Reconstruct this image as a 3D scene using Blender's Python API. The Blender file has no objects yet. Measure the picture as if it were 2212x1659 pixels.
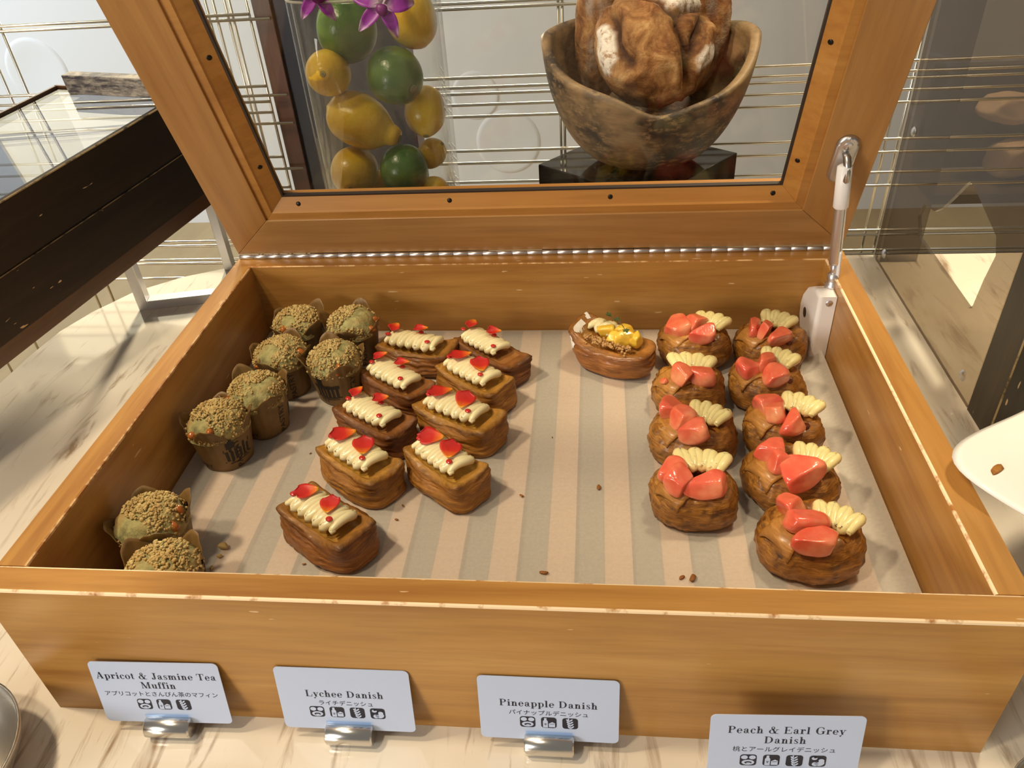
import bpy, bmesh, math, random
from mathutils import Vector, Matrix, noise, Euler

PI = math.pi
C = bpy.context.scene.collection

# ------------------------------------------------------------------ camera
cam_d = bpy.data.cameras.new('camera')
cam = bpy.data.objects.new('camera', cam_d)
C.objects.link(cam)
cam_d.sensor_fit = 'HORIZONTAL'
cam_d.sensor_width = 36.0
cam_d.lens = 1689.45 * 36.0 / 2212.0
cam_d.clip_start = 0.01
_p, _y, _r = -0.6291, 0.1314, -0.0751
_fw = Vector((0, math.cos(_p), math.sin(_p)))
_up = Vector((0, -math.sin(_p), math.cos(_p)))
_rt = Vector((1, 0, 0))
_Rz = Matrix.Rotation(_y, 3, 'Z')
_fw, _up, _rt = _Rz @ _fw, _Rz @ _up, _Rz @ _rt
_c, _s = math.cos(_r), math.sin(_r)
_rt, _up = _c * _rt + _s * _up, -_s * _rt + _c * _up
_M = Matrix((_rt, _up, -_fw)).transposed().to_4x4()
_M.translation = Vector((0.3909, -0.2918, 0.5102))
cam.matrix_world = _M
bpy.context.scene.camera = cam

# ------------------------------------------------------------------ world, lights, exposure
sc = bpy.context.scene
sc.view_settings.view_transform = 'Standard'
sc.view_settings.look = 'None'
sc.view_settings.gamma = 1.0
sc.view_settings.use_curve_mapping = False
sc.view_settings.exposure = 0.0
world = bpy.data.worlds.new('world')
sc.world = world
world.use_nodes = True
world.node_tree.nodes['Background'].inputs['Color'].default_value = (1.0, 0.93, 0.82, 1)
world.node_tree.nodes['Background'].inputs['Strength'].default_value = 0.22


def area(name, loc, target, size, power, color, size_y=None, spread=180):
    l = bpy.data.lights.new(name, 'AREA')
    l.energy = power
    l.color = color
    l.shape = 'RECTANGLE' if size_y else 'DISK'
    l.size = size
    if size_y:
        l.size_y = size_y
    l.spread = math.radians(spread)
    o = bpy.data.objects.new(name, l)
    C.objects.link(o)
    o.location = loc
    o.rotation_euler = (Vector(target) - Vector(loc)).to_track_quat('-Z', 'Y').to_euler()
    return o


# window behind the photographer, window far left over the back wall, warm ceiling lamps
area('window_light', (-1.75, -1.95, 0.75), (0.35, 0.0, 0.1), 0.9, 44, (1.0, 0.95, 0.88), 0.9)
area('far_window_light', (-3.2, 1.3, 1.2), (-1.6, 2.8, -0.1), 1.4, 25, (0.74, 0.88, 1.0), 1.4, spread=100)
area('ceiling_lamp_key', (-0.65, 0.10, 1.60), (0.3, 0.2, 0.05), 0.14, 16, (1.0, 0.80, 0.54))
area('ceiling_lamp_centre', (-0.40, -0.45, 1.8), (0.35, 0.2, 0.05), 0.16, 12, (1.0, 0.82, 0.58))
area('ceiling_lamp_right', (0.95, 0.60, 1.9), (0.90, 0.56, 0.0), 0.25, 3.4, (1.0, 0.84, 0.58), spread=44)
area('marble_fill_light', (-0.62, 2.70, 0.74), (-0.26, 0.52, 0.0), 0.22, 6.5, (1.0, 0.86, 0.62), spread=40)  # added fill from low behind, brightens the shaded marble under the dark case

# ------------------------------------------------------------------ materials
MATS = {}


def nmat(name):
    m = bpy.data.materials.new(name)
    m.use_nodes = True
    nt = m.node_tree
    b = nt.nodes['Principled BSDF']
    MATS[name] = m
    return m, nt, b


def coords(nt, scale=(1, 1, 1), rot=(0, 0, 0), loc=(0, 0, 0)):
    tc = nt.nodes.new('ShaderNodeTexCoord')
    mp = nt.nodes.new('ShaderNodeMapping')
    mp.inputs['Scale'].default_value = scale
    mp.inputs['Rotation'].default_value = rot
    mp.inputs['Location'].default_value = loc
    nt.links.new(tc.outputs['Object'], mp.inputs['Vector'])
    return mp.outputs['Vector']


def noise_n(nt, vec, scale, detail=4, rough=0.55, dist=0.0):
    n = nt.nodes.new('ShaderNodeTexNoise')
    n.inputs['Scale'].default_value = scale
    n.inputs['Detail'].default_value = detail
    n.inputs['Roughness'].default_value = rough
    n.inputs['Distortion'].default_value = dist
    if vec is not None:
        nt.links.new(vec, n.inputs['Vector'])
    return n.outputs['Fac']


def ramp(nt, fac, stops, interp='LINEAR'):
    r = nt.nodes.new('ShaderNodeValToRGB')
    cr = r.color_ramp
    cr.interpolation = interp
    while len(cr.elements) < len(stops):
        cr.elements.new(0.5)
    for e, (p, c) in zip(cr.elements, stops):
        e.position = p
        e.color = (*c, 1) if len(c) == 3 else c
    nt.links.new(fac, r.inputs['Fac'])
    return r.outputs['Color']


def mixc(nt, fac, a, b, mode='MIX'):
    m = nt.nodes.new('ShaderNodeMix')
    m.data_type = 'RGBA'
    m.blend_type = mode
    for sock, v in ((m.inputs[0], fac), (m.inputs[6], a), (m.inputs[7], b)):
        if isinstance(v, (int, float)):
            sock.default_value = v
        elif isinstance(v, tuple):
            sock.default_value = (*v, 1)
        else:
            nt.links.new(v, sock)
    return m.outputs[2]


def bump(nt, b, h, strength=0.3, dist=0.001):
    n = nt.nodes.new('ShaderNodeBump')
    n.inputs['Strength'].default_value = strength
    n.inputs['Distance'].default_value = dist
    nt.links.new(h, n.inputs['Height'])
    nt.links.new(n.outputs['Normal'], b.inputs['Normal'])


def setp(b, **kw):
    names = {'rough': 'Roughness', 'metal': 'Metallic', 'coat': 'Coat Weight', 'coatr': 'Coat Roughness',
             'sss': 'Subsurface Weight', 'spec': 'Specular IOR Level', 'ior': 'IOR', 'trans': 'Transmission Weight',
             'alpha': 'Alpha', 'sheen': 'Sheen Weight'}
    for k, v in kw.items():
        b.inputs[names[k]].default_value = v


def col(b, c):
    b.inputs['Base Color'].default_value = (*c, 1)


def plain(name, c, rough=0.5, **kw):
    m, nt, b = nmat(name)
    col(b, c)
    setp(b, rough=rough, **kw)
    return m


def wood(name, dark, mid, light, axis='x', scale=1.0, rough=0.38, coat=0.25, flecks=0.0, gr=0.25):
    m, nt, b = nmat(name)
    k = {'x': (2.2, 34, 34), 'y': (34, 2.2, 34), 'z': (34, 34, 2.2)}[axis]
    k = tuple(v * scale for v in k)
    v = coords(nt, k)
    n1 = noise_n(nt, v, 1.0, 5, 0.6, 0.6)
    kf = tuple(x * 5 for x in k)
    n2 = noise_n(nt, coords(nt, kf), 1.0, 3, 0.6)
    n3 = noise_n(nt, coords(nt, (5, 5, 5)), 1.0, 2)
    base = ramp(nt, n1, [(0.28, dark), (0.5, mid), (0.72, light)])
    fine = ramp(nt, n2, [(0.3, (0.72, 0.66, 0.6)), (0.55, (1, 1, 1))])
    c = mixc(nt, 0.5, base, fine, 'MULTIPLY')
    big = ramp(nt, n3, [(0.3, (0.82, 0.78, 0.74)), (0.7, (1.08, 1.06, 1.04))])
    c = mixc(nt, 0.8, c, big, 'MULTIPLY')
    if flecks:
        n4 = noise_n(nt, coords(nt, tuple(x * 9 + 40 for x in k)), 1.0, 1, 0.4)
        n5 = noise_n(nt, coords(nt, (31, 31, 31)), 1.0, 2)
        mul = nt.nodes.new('ShaderNodeMath')
        mul.operation = 'MULTIPLY'
        nt.links.new(n4, mul.inputs[0])
        nt.links.new(n5, mul.inputs[1])
        f = ramp(nt, mul.outputs[0], [(0.475 - 0.02 * flecks, (0, 0, 0)), (0.49 - 0.02 * flecks, (0.8, 0.8, 0.8))])
        c = mixc(nt, f, c, (0.78, 0.55, 0.30))
    nt.links.new(c, b.inputs['Base Color'])
    setp(b, rough=rough, coat=coat, coatr=0.25, spec=0.4)
    bump(nt, b, n2, gr, 0.0006)
    return m


WD, WM, WL = (0.35, 0.152, 0.030), (0.48, 0.240, 0.056), (0.57, 0.315, 0.088)
wood('pine_x', WD, WM, WL, 'x', flecks=0.3)
wood('pine_y', WD, WM, WL, 'y', flecks=0.3)
wood('pine_lid_x', (0.37, 0.180, 0.050), (0.46, 0.242, 0.076), (0.53, 0.30, 0.105), 'x', 0.7, 0.42)
wood('pine_lid_z', (0.36, 0.160, 0.038), (0.44, 0.216, 0.058), (0.51, 0.272, 0.084), 'y', 0.7, 0.42)
wood('pine_bead', (0.42, 0.18, 0.034), (0.5, 0.23, 0.05), (0.56, 0.28, 0.066), 'x', 0.8, 0.4)
wood('dark_wood', (0.010, 0.0050, 0.0022), (0.018, 0.0095, 0.004), (0.030, 0.017, 0.008), 'y', 1.0, 0.55, 0.0, 0.35)
wood('rack_wood', (0.055, 0.042, 0.030), (0.075, 0.058, 0.042), (0.095, 0.075, 0.056), 'x', 1.0, 0.5, 0.0)
wood('post_olive', (0.020, 0.014, 0.007), (0.034, 0.025, 0.013), (0.055, 0.042, 0.024), 'z', 1.0, 0.5, 0.1, 1.6)
wood('screen_post', (0.050, 0.024, 0.018), (0.075, 0.036, 0.028), (0.10, 0.052, 0.042), 'z', 1.5, 0.35, 0.2)
wood('strip_brown', (0.06, 0.026, 0.010), (0.085, 0.038, 0.014), (0.11, 0.052, 0.02), 'y', 1.0, 0.3, 0.5)


def worn(name, base, pale, lo, hi, scale):
    m, nt, b = nmat(name)
    n = noise_n(nt, coords(nt, (scale, scale, scale)), 1.0, 4, 0.65)
    f = ramp(nt, n, [(lo, (0, 0, 0)), (hi, (1, 1, 1))])
    nt.links.new(mixc(nt, f, base, pale), b.inputs['Base Color'])
    setp(b, rough=0.55)
    return m


worn('worn_edge', (0.42, 0.17, 0.035), (0.92, 0.70, 0.44), 0.36, 0.46, 46)
worn('worn_edge_soft', (0.40, 0.16, 0.03), (0.80, 0.50, 0.22), 0.46, 0.58, 60)
worn('worn_dark_edge', (0.03, 0.018, 0.008), (0.34, 0.25, 0.12), 0.38, 0.5, 40)


def mk_silverblock():
    m, nt, b = nmat('silvered_wood')
    n = noise_n(nt, coords(nt, (14, 60, 160)), 1.0, 5, 0.7)
    n2 = noise_n(nt, coords(nt, (60, 60, 220)), 1.0, 4, 0.7)
    mm = mixc(nt, 0.5, ramp(nt, n, [(0.4, (0, 0, 0)), (0.6, (1, 1, 1))]), ramp(nt, n2, [(0.45, (0, 0, 0)), (0.6, (1, 1, 1))]))
    c = mixc(nt, mm, (0.055, 0.05, 0.06), (0.50, 0.44, 0.36))
    nt.links.new(c, b.inputs['Base Color'])
    setp(b, rough=0.35, metal=0.3)


mk_silverblock()


def mk_marble():
    m, nt, b = nmat('marble')
    v = coords(nt, (1, 1, 1), (0, 0, math.radians(-52)))
    vs = coords(nt, (62, 8.5, 8), (0, 0, math.radians(-38)))
    n1 = noise_n(nt, vs, 1.0, 6, 0.6, 0.9)
    vein = ramp(nt, n1, [(0.36, (1, 1, 1)), (0.30, (1, 1, 1)), (0.33, (0.25, 0.25, 0.25))])
    vein = ramp(nt, n1, [(0.54, (0, 0, 0)), (0.60, (0.4, 0.4, 0.4)), (0.68, (1, 1, 1))])
    n2 = noise_n(nt, coords(nt, (6, 6, 6)), 1.0, 3, 0.5)
    cloud = ramp(nt, n2, [(0.3, (0.73, 0.65, 0.53)), (0.7, (0.83, 0.77, 0.66))])
    n3 = noise_n(nt, coords(nt, (9, 9, 9)), 1.0, 3, 0.6)
    br = ramp(nt, n3, [(0.38, (0, 0, 0)), (0.55, (0.9, 0.9, 0.9))])
    f = mixc(nt, 1.0, vein, br, 'MULTIPLY')
    c = mixc(nt, f, cloud, (0.30, 0.20, 0.12))
    nt.links.new(c, b.inputs['Base Color'])
    setp(b, rough=0.07, spec=0.6)
    return m


mk_marble()


def mk_pastry(name, lo, mid, hi, yellow=None, coat=0.35):
    m, nt, b = nmat(name)
    n1 = noise_n(nt, coords(nt, (42, 42, 420)), 1.0, 6, 0.68, 1.4)
    n2 = noise_n(nt, coords(nt, (34, 34, 60)), 1.0, 4, 0.6, 0.4)
    c = ramp(nt, n1, [(0.30, lo), (0.50, mid), (0.70, hi)])
    shade = ramp(nt, n2, [(0.32, (0.60, 0.50, 0.38)), (0.60, (1.08, 1.06, 1.0))])
    c = mixc(nt, 0.85, c, shade, 'MULTIPLY')
    # browned where the baked rim stands proud: vertex attribute 'tone'
    at = nt.nodes.new('ShaderNodeAttribute')
    at.attribute_name = 'tone'
    c = mixc(nt, at.outputs['Fac'], c, yellow or hi)
    toast = nt.nodes.new('ShaderNodeAttribute')
    toast.attribute_name = 'dark'
    spk = noise_n(nt, coords(nt, (160, 160, 260)), 1.0, 3, 0.6)
    tf = mixc(nt, 1.0, toast.outputs['Color'], ramp(nt, spk, [(0.34, (0.15, 0.15, 0.15)), (0.58, (1, 1, 1))]), 'MULTIPLY')
    c = mixc(nt, tf, c, tuple(q * 0.42 for q in lo))
    nt.links.new(c, b.inputs['Base Color'])
    setp(b, rough=0.42, coat=coat, coatr=0.22, sss=0.0, spec=0.4)
    h = noise_n(nt, coords(nt, (60, 60, 520)), 1.0, 6, 0.72, 1.6)
    bump(nt, b, h, 0.55, 0.0016)
    return m


mk_pastry('pastry_gold', (0.20, 0.070, 0.009), (0.42, 0.18, 0.026), (0.60, 0.30, 0.065), (0.66, 0.40, 0.07), 0.12)
mk_pastry('pastry_brown', (0.10, 0.030, 0.006), (0.22, 0.075, 0.014), (0.36, 0.14, 0.034), (0.46, 0.21, 0.06), 0.12)
mk_pastry('pastry_mid', (0.14, 0.045, 0.007), (0.31, 0.115, 0.019), (0.46, 0.20, 0.042), (0.58, 0.33, 0.06), 0.12)
mk_pastry('pastry_peach', (0.16, 0.054, 0.006), (0.40, 0.165, 0.021), (0.64, 0.33, 0.065), (0.50, 0.23, 0.05), 0.3)
mk_pastry('pastry_pineapple', (0.18, 0.058, 0.009), (0.37, 0.135, 0.022), (0.52, 0.22, 0.05), (0.5, 0.26, 0.06), 0.4)


def mk_cream(name, c, specks=False):
    m, nt, b = nmat(name)
    col(b, c)
    if specks:
        n = noise_n(nt, coords(nt, (420, 420, 420)), 1.0, 2, 0.5)
        f = ramp(nt, n, [(0.70, (0, 0, 0)), (0.74, (1, 1, 1))])
        nt.links.new(mixc(nt, f, c, (0.25, 0.10, 0.05)), b.inputs['Base Color'])
    setp(b, rough=0.28, sss=0.25, spec=0.5)
    b.inputs['Subsurface Radius'].default_value = (0.6, 0.4, 0.2)
    b.inputs['Subsurface Scale'].default_value = 0.003
    return m


mk_cream('cream_pale', (0.87, 0.76, 0.44))
mk_cream('cream_speckled', (0.87, 0.74, 0.34), True)


def mk_petal():
    m, nt, b = nmat('petal_red')
    at = nt.nodes.new('ShaderNodeAttribute')
    at.attribute_name = 'tone'
    c = ramp(nt, at.outputs['Fac'], [(0.0, (0.85, 0.42, 0.02)), (0.12, (0.82, 0.16, 0.012)), (0.4, (0.66, 0.022, 0.012)), (1.0, (0.50, 0.010, 0.014))])
    nt.links.new(c, b.inputs['Base Color'])
    setp(b, rough=0.45, sss=0.1)


mk_petal()
plain('gel_red', (0.55, 0.022, 0.016), 0.08, coat=0.8)
plain('jam_dark', (0.12, 0.02, 0.01), 0.15, coat=0.5)


def mk_peach():
    m, nt, b = nmat('peach_flesh')
    n = noise_n(nt, coords(nt, (45, 45, 45)), 1.0, 3, 0.5)
    oi = nt.nodes.new('ShaderNodeObjectInfo')
    c = ramp(nt, n, [(0.3, (0.72, 0.10, 0.055)), (0.5, (0.79, 0.18, 0.095)), (0.68, (0.84, 0.33, 0.17))])
    tint = ramp(nt, oi.outputs['Random'], [(0.0, (1, 0.82, 0.85)), (1.0, (1.0, 1.12, 1.0))])
    nt.links.new(mixc(nt, 1.0, c, tint, 'MULTIPLY'), b.inputs['Base Color'])
    setp(b, rough=0.2, sss=0.3, coat=0.5, coatr=0.08)
    b.inputs['Subsurface Radius'].default_value = (1.0, 0.35, 0.2)
    b.inputs['Subsurface Scale'].default_value = 0.004
    bump(nt, b, noise_n(nt, coords(nt, (520, 520, 520)), 1.0, 3), 0.25, 0.0008)


mk_peach()
plain('pineapple_flesh', (0.85, 0.55, 0.06), 0.25, sss=0.2, coat=0.3)
MATS['pineapple_flesh'].node_tree.nodes['Principled BSDF'].inputs['Subsurface Scale'].default_value = 0.003
plain('thyme_green', (0.035, 0.085, 0.018), 0.5)
plain('thyme_stem', (0.12, 0.09, 0.03), 0.6)
plain('crumble_tan', (0.50, 0.28, 0.10), 0.75)
plain('sugar_white', (0.86, 0.80, 0.70), 0.8)


def mk_muffin():
    m, nt, b = nmat('muffin_crumb')
    n = noise_n(nt, coords(nt, (70, 70, 70)), 1.0, 5, 0.65)
    n2 = noise_n(nt, coords(nt, (28, 28, 28)), 1.0, 3)
    c = ramp(nt, n, [(0.3, (0.17, 0.165, 0.065)), (0.5, (0.42, 0.38, 0.15)), (0.7, (0.56, 0.49, 0.23))])
    c2 = mixc(nt, ramp(nt, n2, [(0.42, (0, 0, 0)), (0.58, (1, 1, 1))]), c, (0.40, 0.27, 0.09))
    nt.links.new(c2, b.inputs['Base Color'])
    setp(b, rough=0.8)
    bump(nt, b, noise_n(nt, coords(nt, (240, 240, 240)), 1.0, 5, 0.7), 0.8, 0.002)
    m, nt, b = nmat('muffin_streusel')
    n = noise_n(nt, coords(nt, (60, 60, 60)), 1.0, 4, 0.6)
    c = ramp(nt, n, [(0.3, (0.36, 0.215, 0.07)), (0.5, (0.52, 0.36, 0.13)), (0.68, (0.62, 0.49, 0.21))])
    nt.links.new(c, b.inputs['Base Color'])
    setp(b, rough=0.8)
    m, nt, b = nmat('kraft_paper')
    n = noise_n(nt, coords(nt, (40, 40, 40)), 1.0, 4, 0.6)
    c = ramp(nt, n, [(0.3, (0.16, 0.086, 0.024)), (0.7, (0.25, 0.145, 0.045))])
    nt.links.new(c, b.inputs['Base Color'])
    setp(b, rough=0.5)


mk_muffin()
plain('print_ink', (0.018, 0.012, 0.008), 0.6)
plain('apricot', (0.42, 0.12, 0.015), 0.2, coat=0.4)


def mk_parchment():
    m, nt, b = nmat('parchment')
    n = noise_n(nt, coords(nt, (10, 260, 60)), 1.0, 4, 0.6)
    n2 = noise_n(nt, coords(nt, (420, 420, 420)), 1.0, 2, 0.5)
    c = mixc(nt, 0.5, ramp(nt, n, [(0.3, (0.70, 0.63, 0.53)), (0.7, (0.76, 0.69, 0.58))]),
             ramp(nt, n2, [(0.3, (0.66, 0.60, 0.50)), (0.7, (0.78, 0.71, 0.60))]))
    nt.links.new(c, b.inputs['Base Color'])
    setp(b, rough=0.6)
    tr = nt.nodes.new('ShaderNodeBsdfTransparent')
    mx = nt.nodes.new('ShaderNodeMixShader')
    mx.inputs[0].default_value = 0.56
    nt.links.new(tr.outputs[0], mx.inputs[1])
    nt.links.new(b.outputs[0], mx.inputs[2])
    nt.links.new(mx.outputs[0], nt.nodes['Material Output'].inputs['Surface'])
    bump(nt, b, n, 0.1, 0.001)


mk_parchment()
plain('slat_pink', (0.80, 0.56, 0.38), 0.6)
plain('tray_grey', (0.30, 0.29, 0.25), 0.6)


def mk_glass(name, tint, gloss=0.1, rough=0.0, haze=0.0, hazec=(0.8, 0.8, 0.8)):
    m, nt, b = nmat(name)
    nt.nodes.remove(b)
    tr = nt.nodes.new('ShaderNodeBsdfTransparent')
    tr.inputs['Color'].default_value = (*tint, 1)
    gl = nt.nodes.new('ShaderNodeBsdfGlossy')
    gl.inputs['Roughness'].default_value = rough
    lw = nt.nodes.new('ShaderNodeLayerWeight')
    lw.inputs['Blend'].default_value = 0.5
    pw = nt.nodes.new('ShaderNodeMath')
    pw.operation = 'POWER'
    pw.inputs[1].default_value = 4.0
    nt.links.new(lw.outputs['Facing'], pw.inputs[0])
    ml = nt.nodes.new('ShaderNodeMath')
    ml.operation = 'MULTIPLY_ADD'
    ml.inputs[1].default_value = 0.6
    ml.inputs[2].default_value = gloss * 0.25
    nt.links.new(pw.outputs[0], ml.inputs[0])
    mx = nt.nodes.new('ShaderNodeMixShader')
    nt.links.new(ml.outputs[0], mx.inputs[0])
    nt.links.new(tr.outputs[0], mx.inputs[1])
    nt.links.new(gl.outputs[0], mx.inputs[2])
    out = mx.outputs[0]
    if haze:
        df = nt.nodes.new('ShaderNodeBsdfDiffuse')
        df.inputs['Color'].default_value = (*hazec, 1)
        m2 = nt.nodes.new('ShaderNodeMixShader')
        m2.inputs[0].default_value = haze
        nt.links.new(out, m2.inputs[1])
        nt.links.new(df.outputs[0], m2.inputs[2])
        out = m2.outputs[0]
    nt.links.new(out, nt.nodes['Material Output'].inputs['Surface'])
    return m


mk_glass('lid_glass', (0.97, 0.97, 0.95), 0.09)
mk_glass('vase_acrylic', (0.97, 0.975, 0.97), 0.12, 0.02, 0.025)
mk_glass('case_glass', (0.80, 0.81, 0.83), 0.10)
mk_glass('smoked_acrylic', (0.58, 0.53, 0.46), 0.10, 0.02, 0.06, (0.45, 0.41, 0.37))
mk_glass('clear_sleeve', (0.86, 0.93, 1.0), 0.12)
mk_glass('acrylic_edge', (0.75, 0.73, 0.68), 0.12, 0.1, 0.25, (0.8, 0.78, 0.72))
plain('chrome', (0.66, 0.64, 0.61), 0.2, metal=1.0)
plain('brushed_steel', (0.74, 0.73, 0.74), 0.38, metal=1.0)
plain('zinc', (0.64, 0.64, 0.66), 0.38, metal=1.0)
plain('wire_metal', (0.78, 0.75, 0.66), 0.3, metal=1.0)
plain('white_plastic', (0.93, 0.90, 0.87), 0.35)
plain('rubber_dark', (0.035, 0.022, 0.016), 0.5)
plain('screw_dark', (0.03, 0.025, 0.02), 0.35, metal=0.8)
plain('black_gloss', (0.009, 0.009, 0.008), 0.06, spec=0.6)
plain('blue_black', (0.022, 0.026, 0.040), 0.25)
plain('emblem_grey', (0.08, 0.08, 0.09), 0.3, metal=0.7)
plain('card_white', (0.56, 0.65, 0.86), 0.45)
plain('card_edge', (0.88, 0.88, 0.90), 0.45)
plain('ink_black', (0.012, 0.012, 0.028), 0.5)
plain('china_white', (0.88, 0.86, 0.80), 0.12, spec=0.5)
plain('steel_dull', (0.52, 0.48, 0.42), 0.32, metal=1.0)
plain('wall_white', (0.80, 0.79, 0.77), 0.7)
plain('daylit_pane', (0.9, 0.85, 0.7), 0.5)
_e = MATS['daylit_pane'].node_tree.nodes['Principled BSDF']
_e.inputs['Emission Color'].default_value = (1.0, 0.86, 0.55, 1)
_e.inputs['Emission Strength'].default_value = 2.3
plain('riser_black', (0.02, 0.02, 0.02), 0.4)


def mk_floor():
    m, nt, b = nmat('floor_tan')
    n = noise_n(nt, coords(nt, (6, 1.2, 1), (0, 0, math.radians(35))), 1.0, 4, 0.5)
    c = ramp(nt, n, [(0.3, (0.40, 0.27, 0.12)), (0.7, (0.56, 0.41, 0.20))])
    nt.links.new(c, b.inputs['Base Color'])
    setp(b, rough=0.35)


mk_floor()


def mk_lemon(name, a, b_, bumps=0.35):
    m, nt, b = nmat(name)
    n = noise_n(nt, coords(nt, (30, 30, 30)), 1.0, 3)
    nt.links.new(ramp(nt, n, [(0.3, a), (0.7, b_)]), b.inputs['Base Color'])
    setp(b, rough=0.30, coat=0.25, coatr=0.2)
    bump(nt, b, noise_n(nt, coords(nt, (330, 330, 330)), 1.0, 2, 0.4), bumps, 0.001)


mk_lemon('lemon_skin', (0.74, 0.42, 0.012), (0.84, 0.58, 0.03))
mk_lemon('lime_skin', (0.035, 0.105, 0.010), (0.11, 0.23, 0.022))
plain('stem_scar', (0.20, 0.20, 0.07), 0.6)


def mk_orchid():
    m, nt, b = nmat('orchid_petal')
    at = nt.nodes.new('ShaderNodeAttribute')
    at.attribute_name = 'tone'
    c = ramp(nt, at.outputs['Fac'], [(0.0, (0.72, 0.62, 0.66)), (0.35, (0.30, 0.035, 0.36)), (0.8, (0.26, 0.02, 0.34)), (1.0, (0.62, 0.40, 0.66))])
    nt.links.new(c, b.inputs['Base Color'])
    setp(b, rough=0.4, sss=0.05)
    m, nt, b = nmat('orchid_lip')
    col(b, (0.16, 0.008, 0.15))
    setp(b, rough=0.45)


mk_orchid()


def mk_bowl():
    m, nt, b = nmat('old_bowl_wood')
    v = coords(nt, (26, 26, 80))
    n1 = noise_n(nt, v, 1.0, 6, 0.7, 0.5)
    n2 = noise_n(nt, coords(nt, (11, 11, 13)), 1.0, 4, 0.6)
    n3 = noise_n(nt, coords(nt, (90, 90, 200)), 1.0, 4, 0.7)
    base = ramp(nt, n1, [(0.3, (0.15, 0.095, 0.047)), (0.5, (0.27, 0.175, 0.088)), (0.7, (0.36, 0.24, 0.12))])
    dk = mixc(nt, 1.0, ramp(nt, n2, [(0.43, (0, 0, 0)), (0.56, (1, 1, 1))]), ramp(nt, n3, [(0.36, (0, 0, 0)), (0.50, (1, 1, 1))]), 'MULTIPLY')
    c = mixc(nt, dk, base, (0.035, 0.026, 0.022))
    nt.links.new(c, b.inputs['Base Color'])
    setp(b, rough=0.55)
    bump(nt, b, n1, 0.4, 0.001)


mk_bowl()


def mk_loaf(name, dusty):
    m, nt, b = nmat(name)
    n1 = noise_n(nt, coords(nt, (38, 38, 38)), 1.0, 6, 0.7, 0.6)
    n2 = noise_n(nt, coords(nt, (120, 120, 120)), 1.0, 5, 0.7)
    c = ramp(nt, n1, [(0.30, (0.06, 0.022, 0.008)), (0.44, (0.20, 0.082, 0.026)), (0.56, (0.36, 0.18, 0.065)), (0.70, (0.55, 0.36, 0.17))])
    at = nt.nodes.new('ShaderNodeAttribute')
    at.attribute_name = 'tone'
    fl = mixc(nt, 1.0, at.outputs['Color'], ramp(nt, n2, [(0.36, (0.15, 0.15, 0.15)), (0.5, (1, 1, 1))]), 'MULTIPLY')
    c = mixc(nt, fl, c, (0.80, 0.74, 0.66))
    at2 = nt.nodes.new('ShaderNodeAttribute')
    at2.attribute_name = 'dark'
    c = mixc(nt, at2.outputs['Fac'], c, (0.045, 0.014, 0.006))
    nt.links.new(c, b.inputs['Base Color'])
    setp(b, rough=0.72, spec=0.25)
    bump(nt, b, n2, 0.8, 0.002)


mk_loaf('loaf_crust', True)
plain('wrap_bread', (0.50, 0.36, 0.24), 0.6)


# ------------------------------------------------------------------ mesh helpers
def M(n):
    return MATS[n]


def link(o, parent=None):
    C.objects.link(o)
    if parent is not None:
        o.parent = parent
    return o


def mesh_obj(name, verts, faces, mat, parent=None, smooth=True, tone=None, dark=None, loc=None, rot=None, mi=None):
    me = bpy.data.meshes.new(name)
    me.from_pydata([tuple(v) for v in verts], [], faces)
    mats = mat if isinstance(mat, (list, tuple)) else [mat]
    for x in mats:
        me.materials.append(M(x))
    if smooth:
        me.polygons.foreach_set('use_smooth', [True] * len(me.polygons))
    if mi:
        me.polygons.foreach_set('material_index', mi)
    for nm, vals in (('tone', tone), ('dark', dark)):
        if vals is not None:
            a = me.attributes.new(nm, 'FLOAT', 'POINT')
            a.data.foreach_set('value', vals)
    me.update()
    o = bpy.data.objects.new(name, me)
    if loc is not None:
        o.location = loc
    if rot is not None:
        o.rotation_euler = rot
    return link(o, parent)


def bm_obj(name, bm, mat, parent=None, smooth=False, loc=None, rot=None):
    me = bpy.data.meshes.new(name)
    bmesh.ops.recalc_face_normals(bm, faces=bm.faces)
    bm.to_mesh(me)
    bm.free()
    for x in (mat if isinstance(mat, (list, tuple)) else [mat]):
        me.materials.append(M(x))
    if smooth:
        me.polygons.foreach_set('use_smooth', [True] * len(me.polygons))
    o = bpy.data.objects.new(name, me)
    if loc is not None:
        o.location = loc
    if rot is not None:
        o.rotation_euler = rot
    return link(o, parent)


def thing(name, label, cat, loc=(0, 0, 0), rot=(0, 0, 0), group=None):
    o = bpy.data.objects.new(name, None)
    o.empty_display_size = 0.02
    C.objects.link(o)
    o.location = loc
    o.rotation_euler = rot
    return tag(o, label, cat, group)


def tag(o, label, cat, group=None, kind=None):
    o['label'] = label
    o['category'] = cat
    if group:
        o['group'] = group
    if kind:
        o['kind'] = kind
    return o


def struct(o):
    o['kind'] = 'structure'
    return o


def box_bm(x0, y0, z0, x1, y1, z1, bev=0.0, seg=2, bm=None):
    bm2 = bmesh.new()
    bmesh.ops.create_cube(bm2, size=1)
    for v in bm2.verts:
        v.co = Vector(((x0 + x1) / 2 + v.co.x * (x1 - x0), (y0 + y1) / 2 + v.co.y * (y1 - y0), (z0 + z1) / 2 + v.co.z * (z1 - z0)))
    if bev:
        bmesh.ops.bevel(bm2, geom=list(bm2.edges), offset=bev, segments=seg, profile=0.5, affect='EDGES')
    if bm is None:
        return bm2
    me = bpy.data.meshes.new('tmp')
    bm2.to_mesh(me)
    bm2.free()
    bm.from_mesh(me)
    bpy.data.meshes.remove(me)
    return bm


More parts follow.
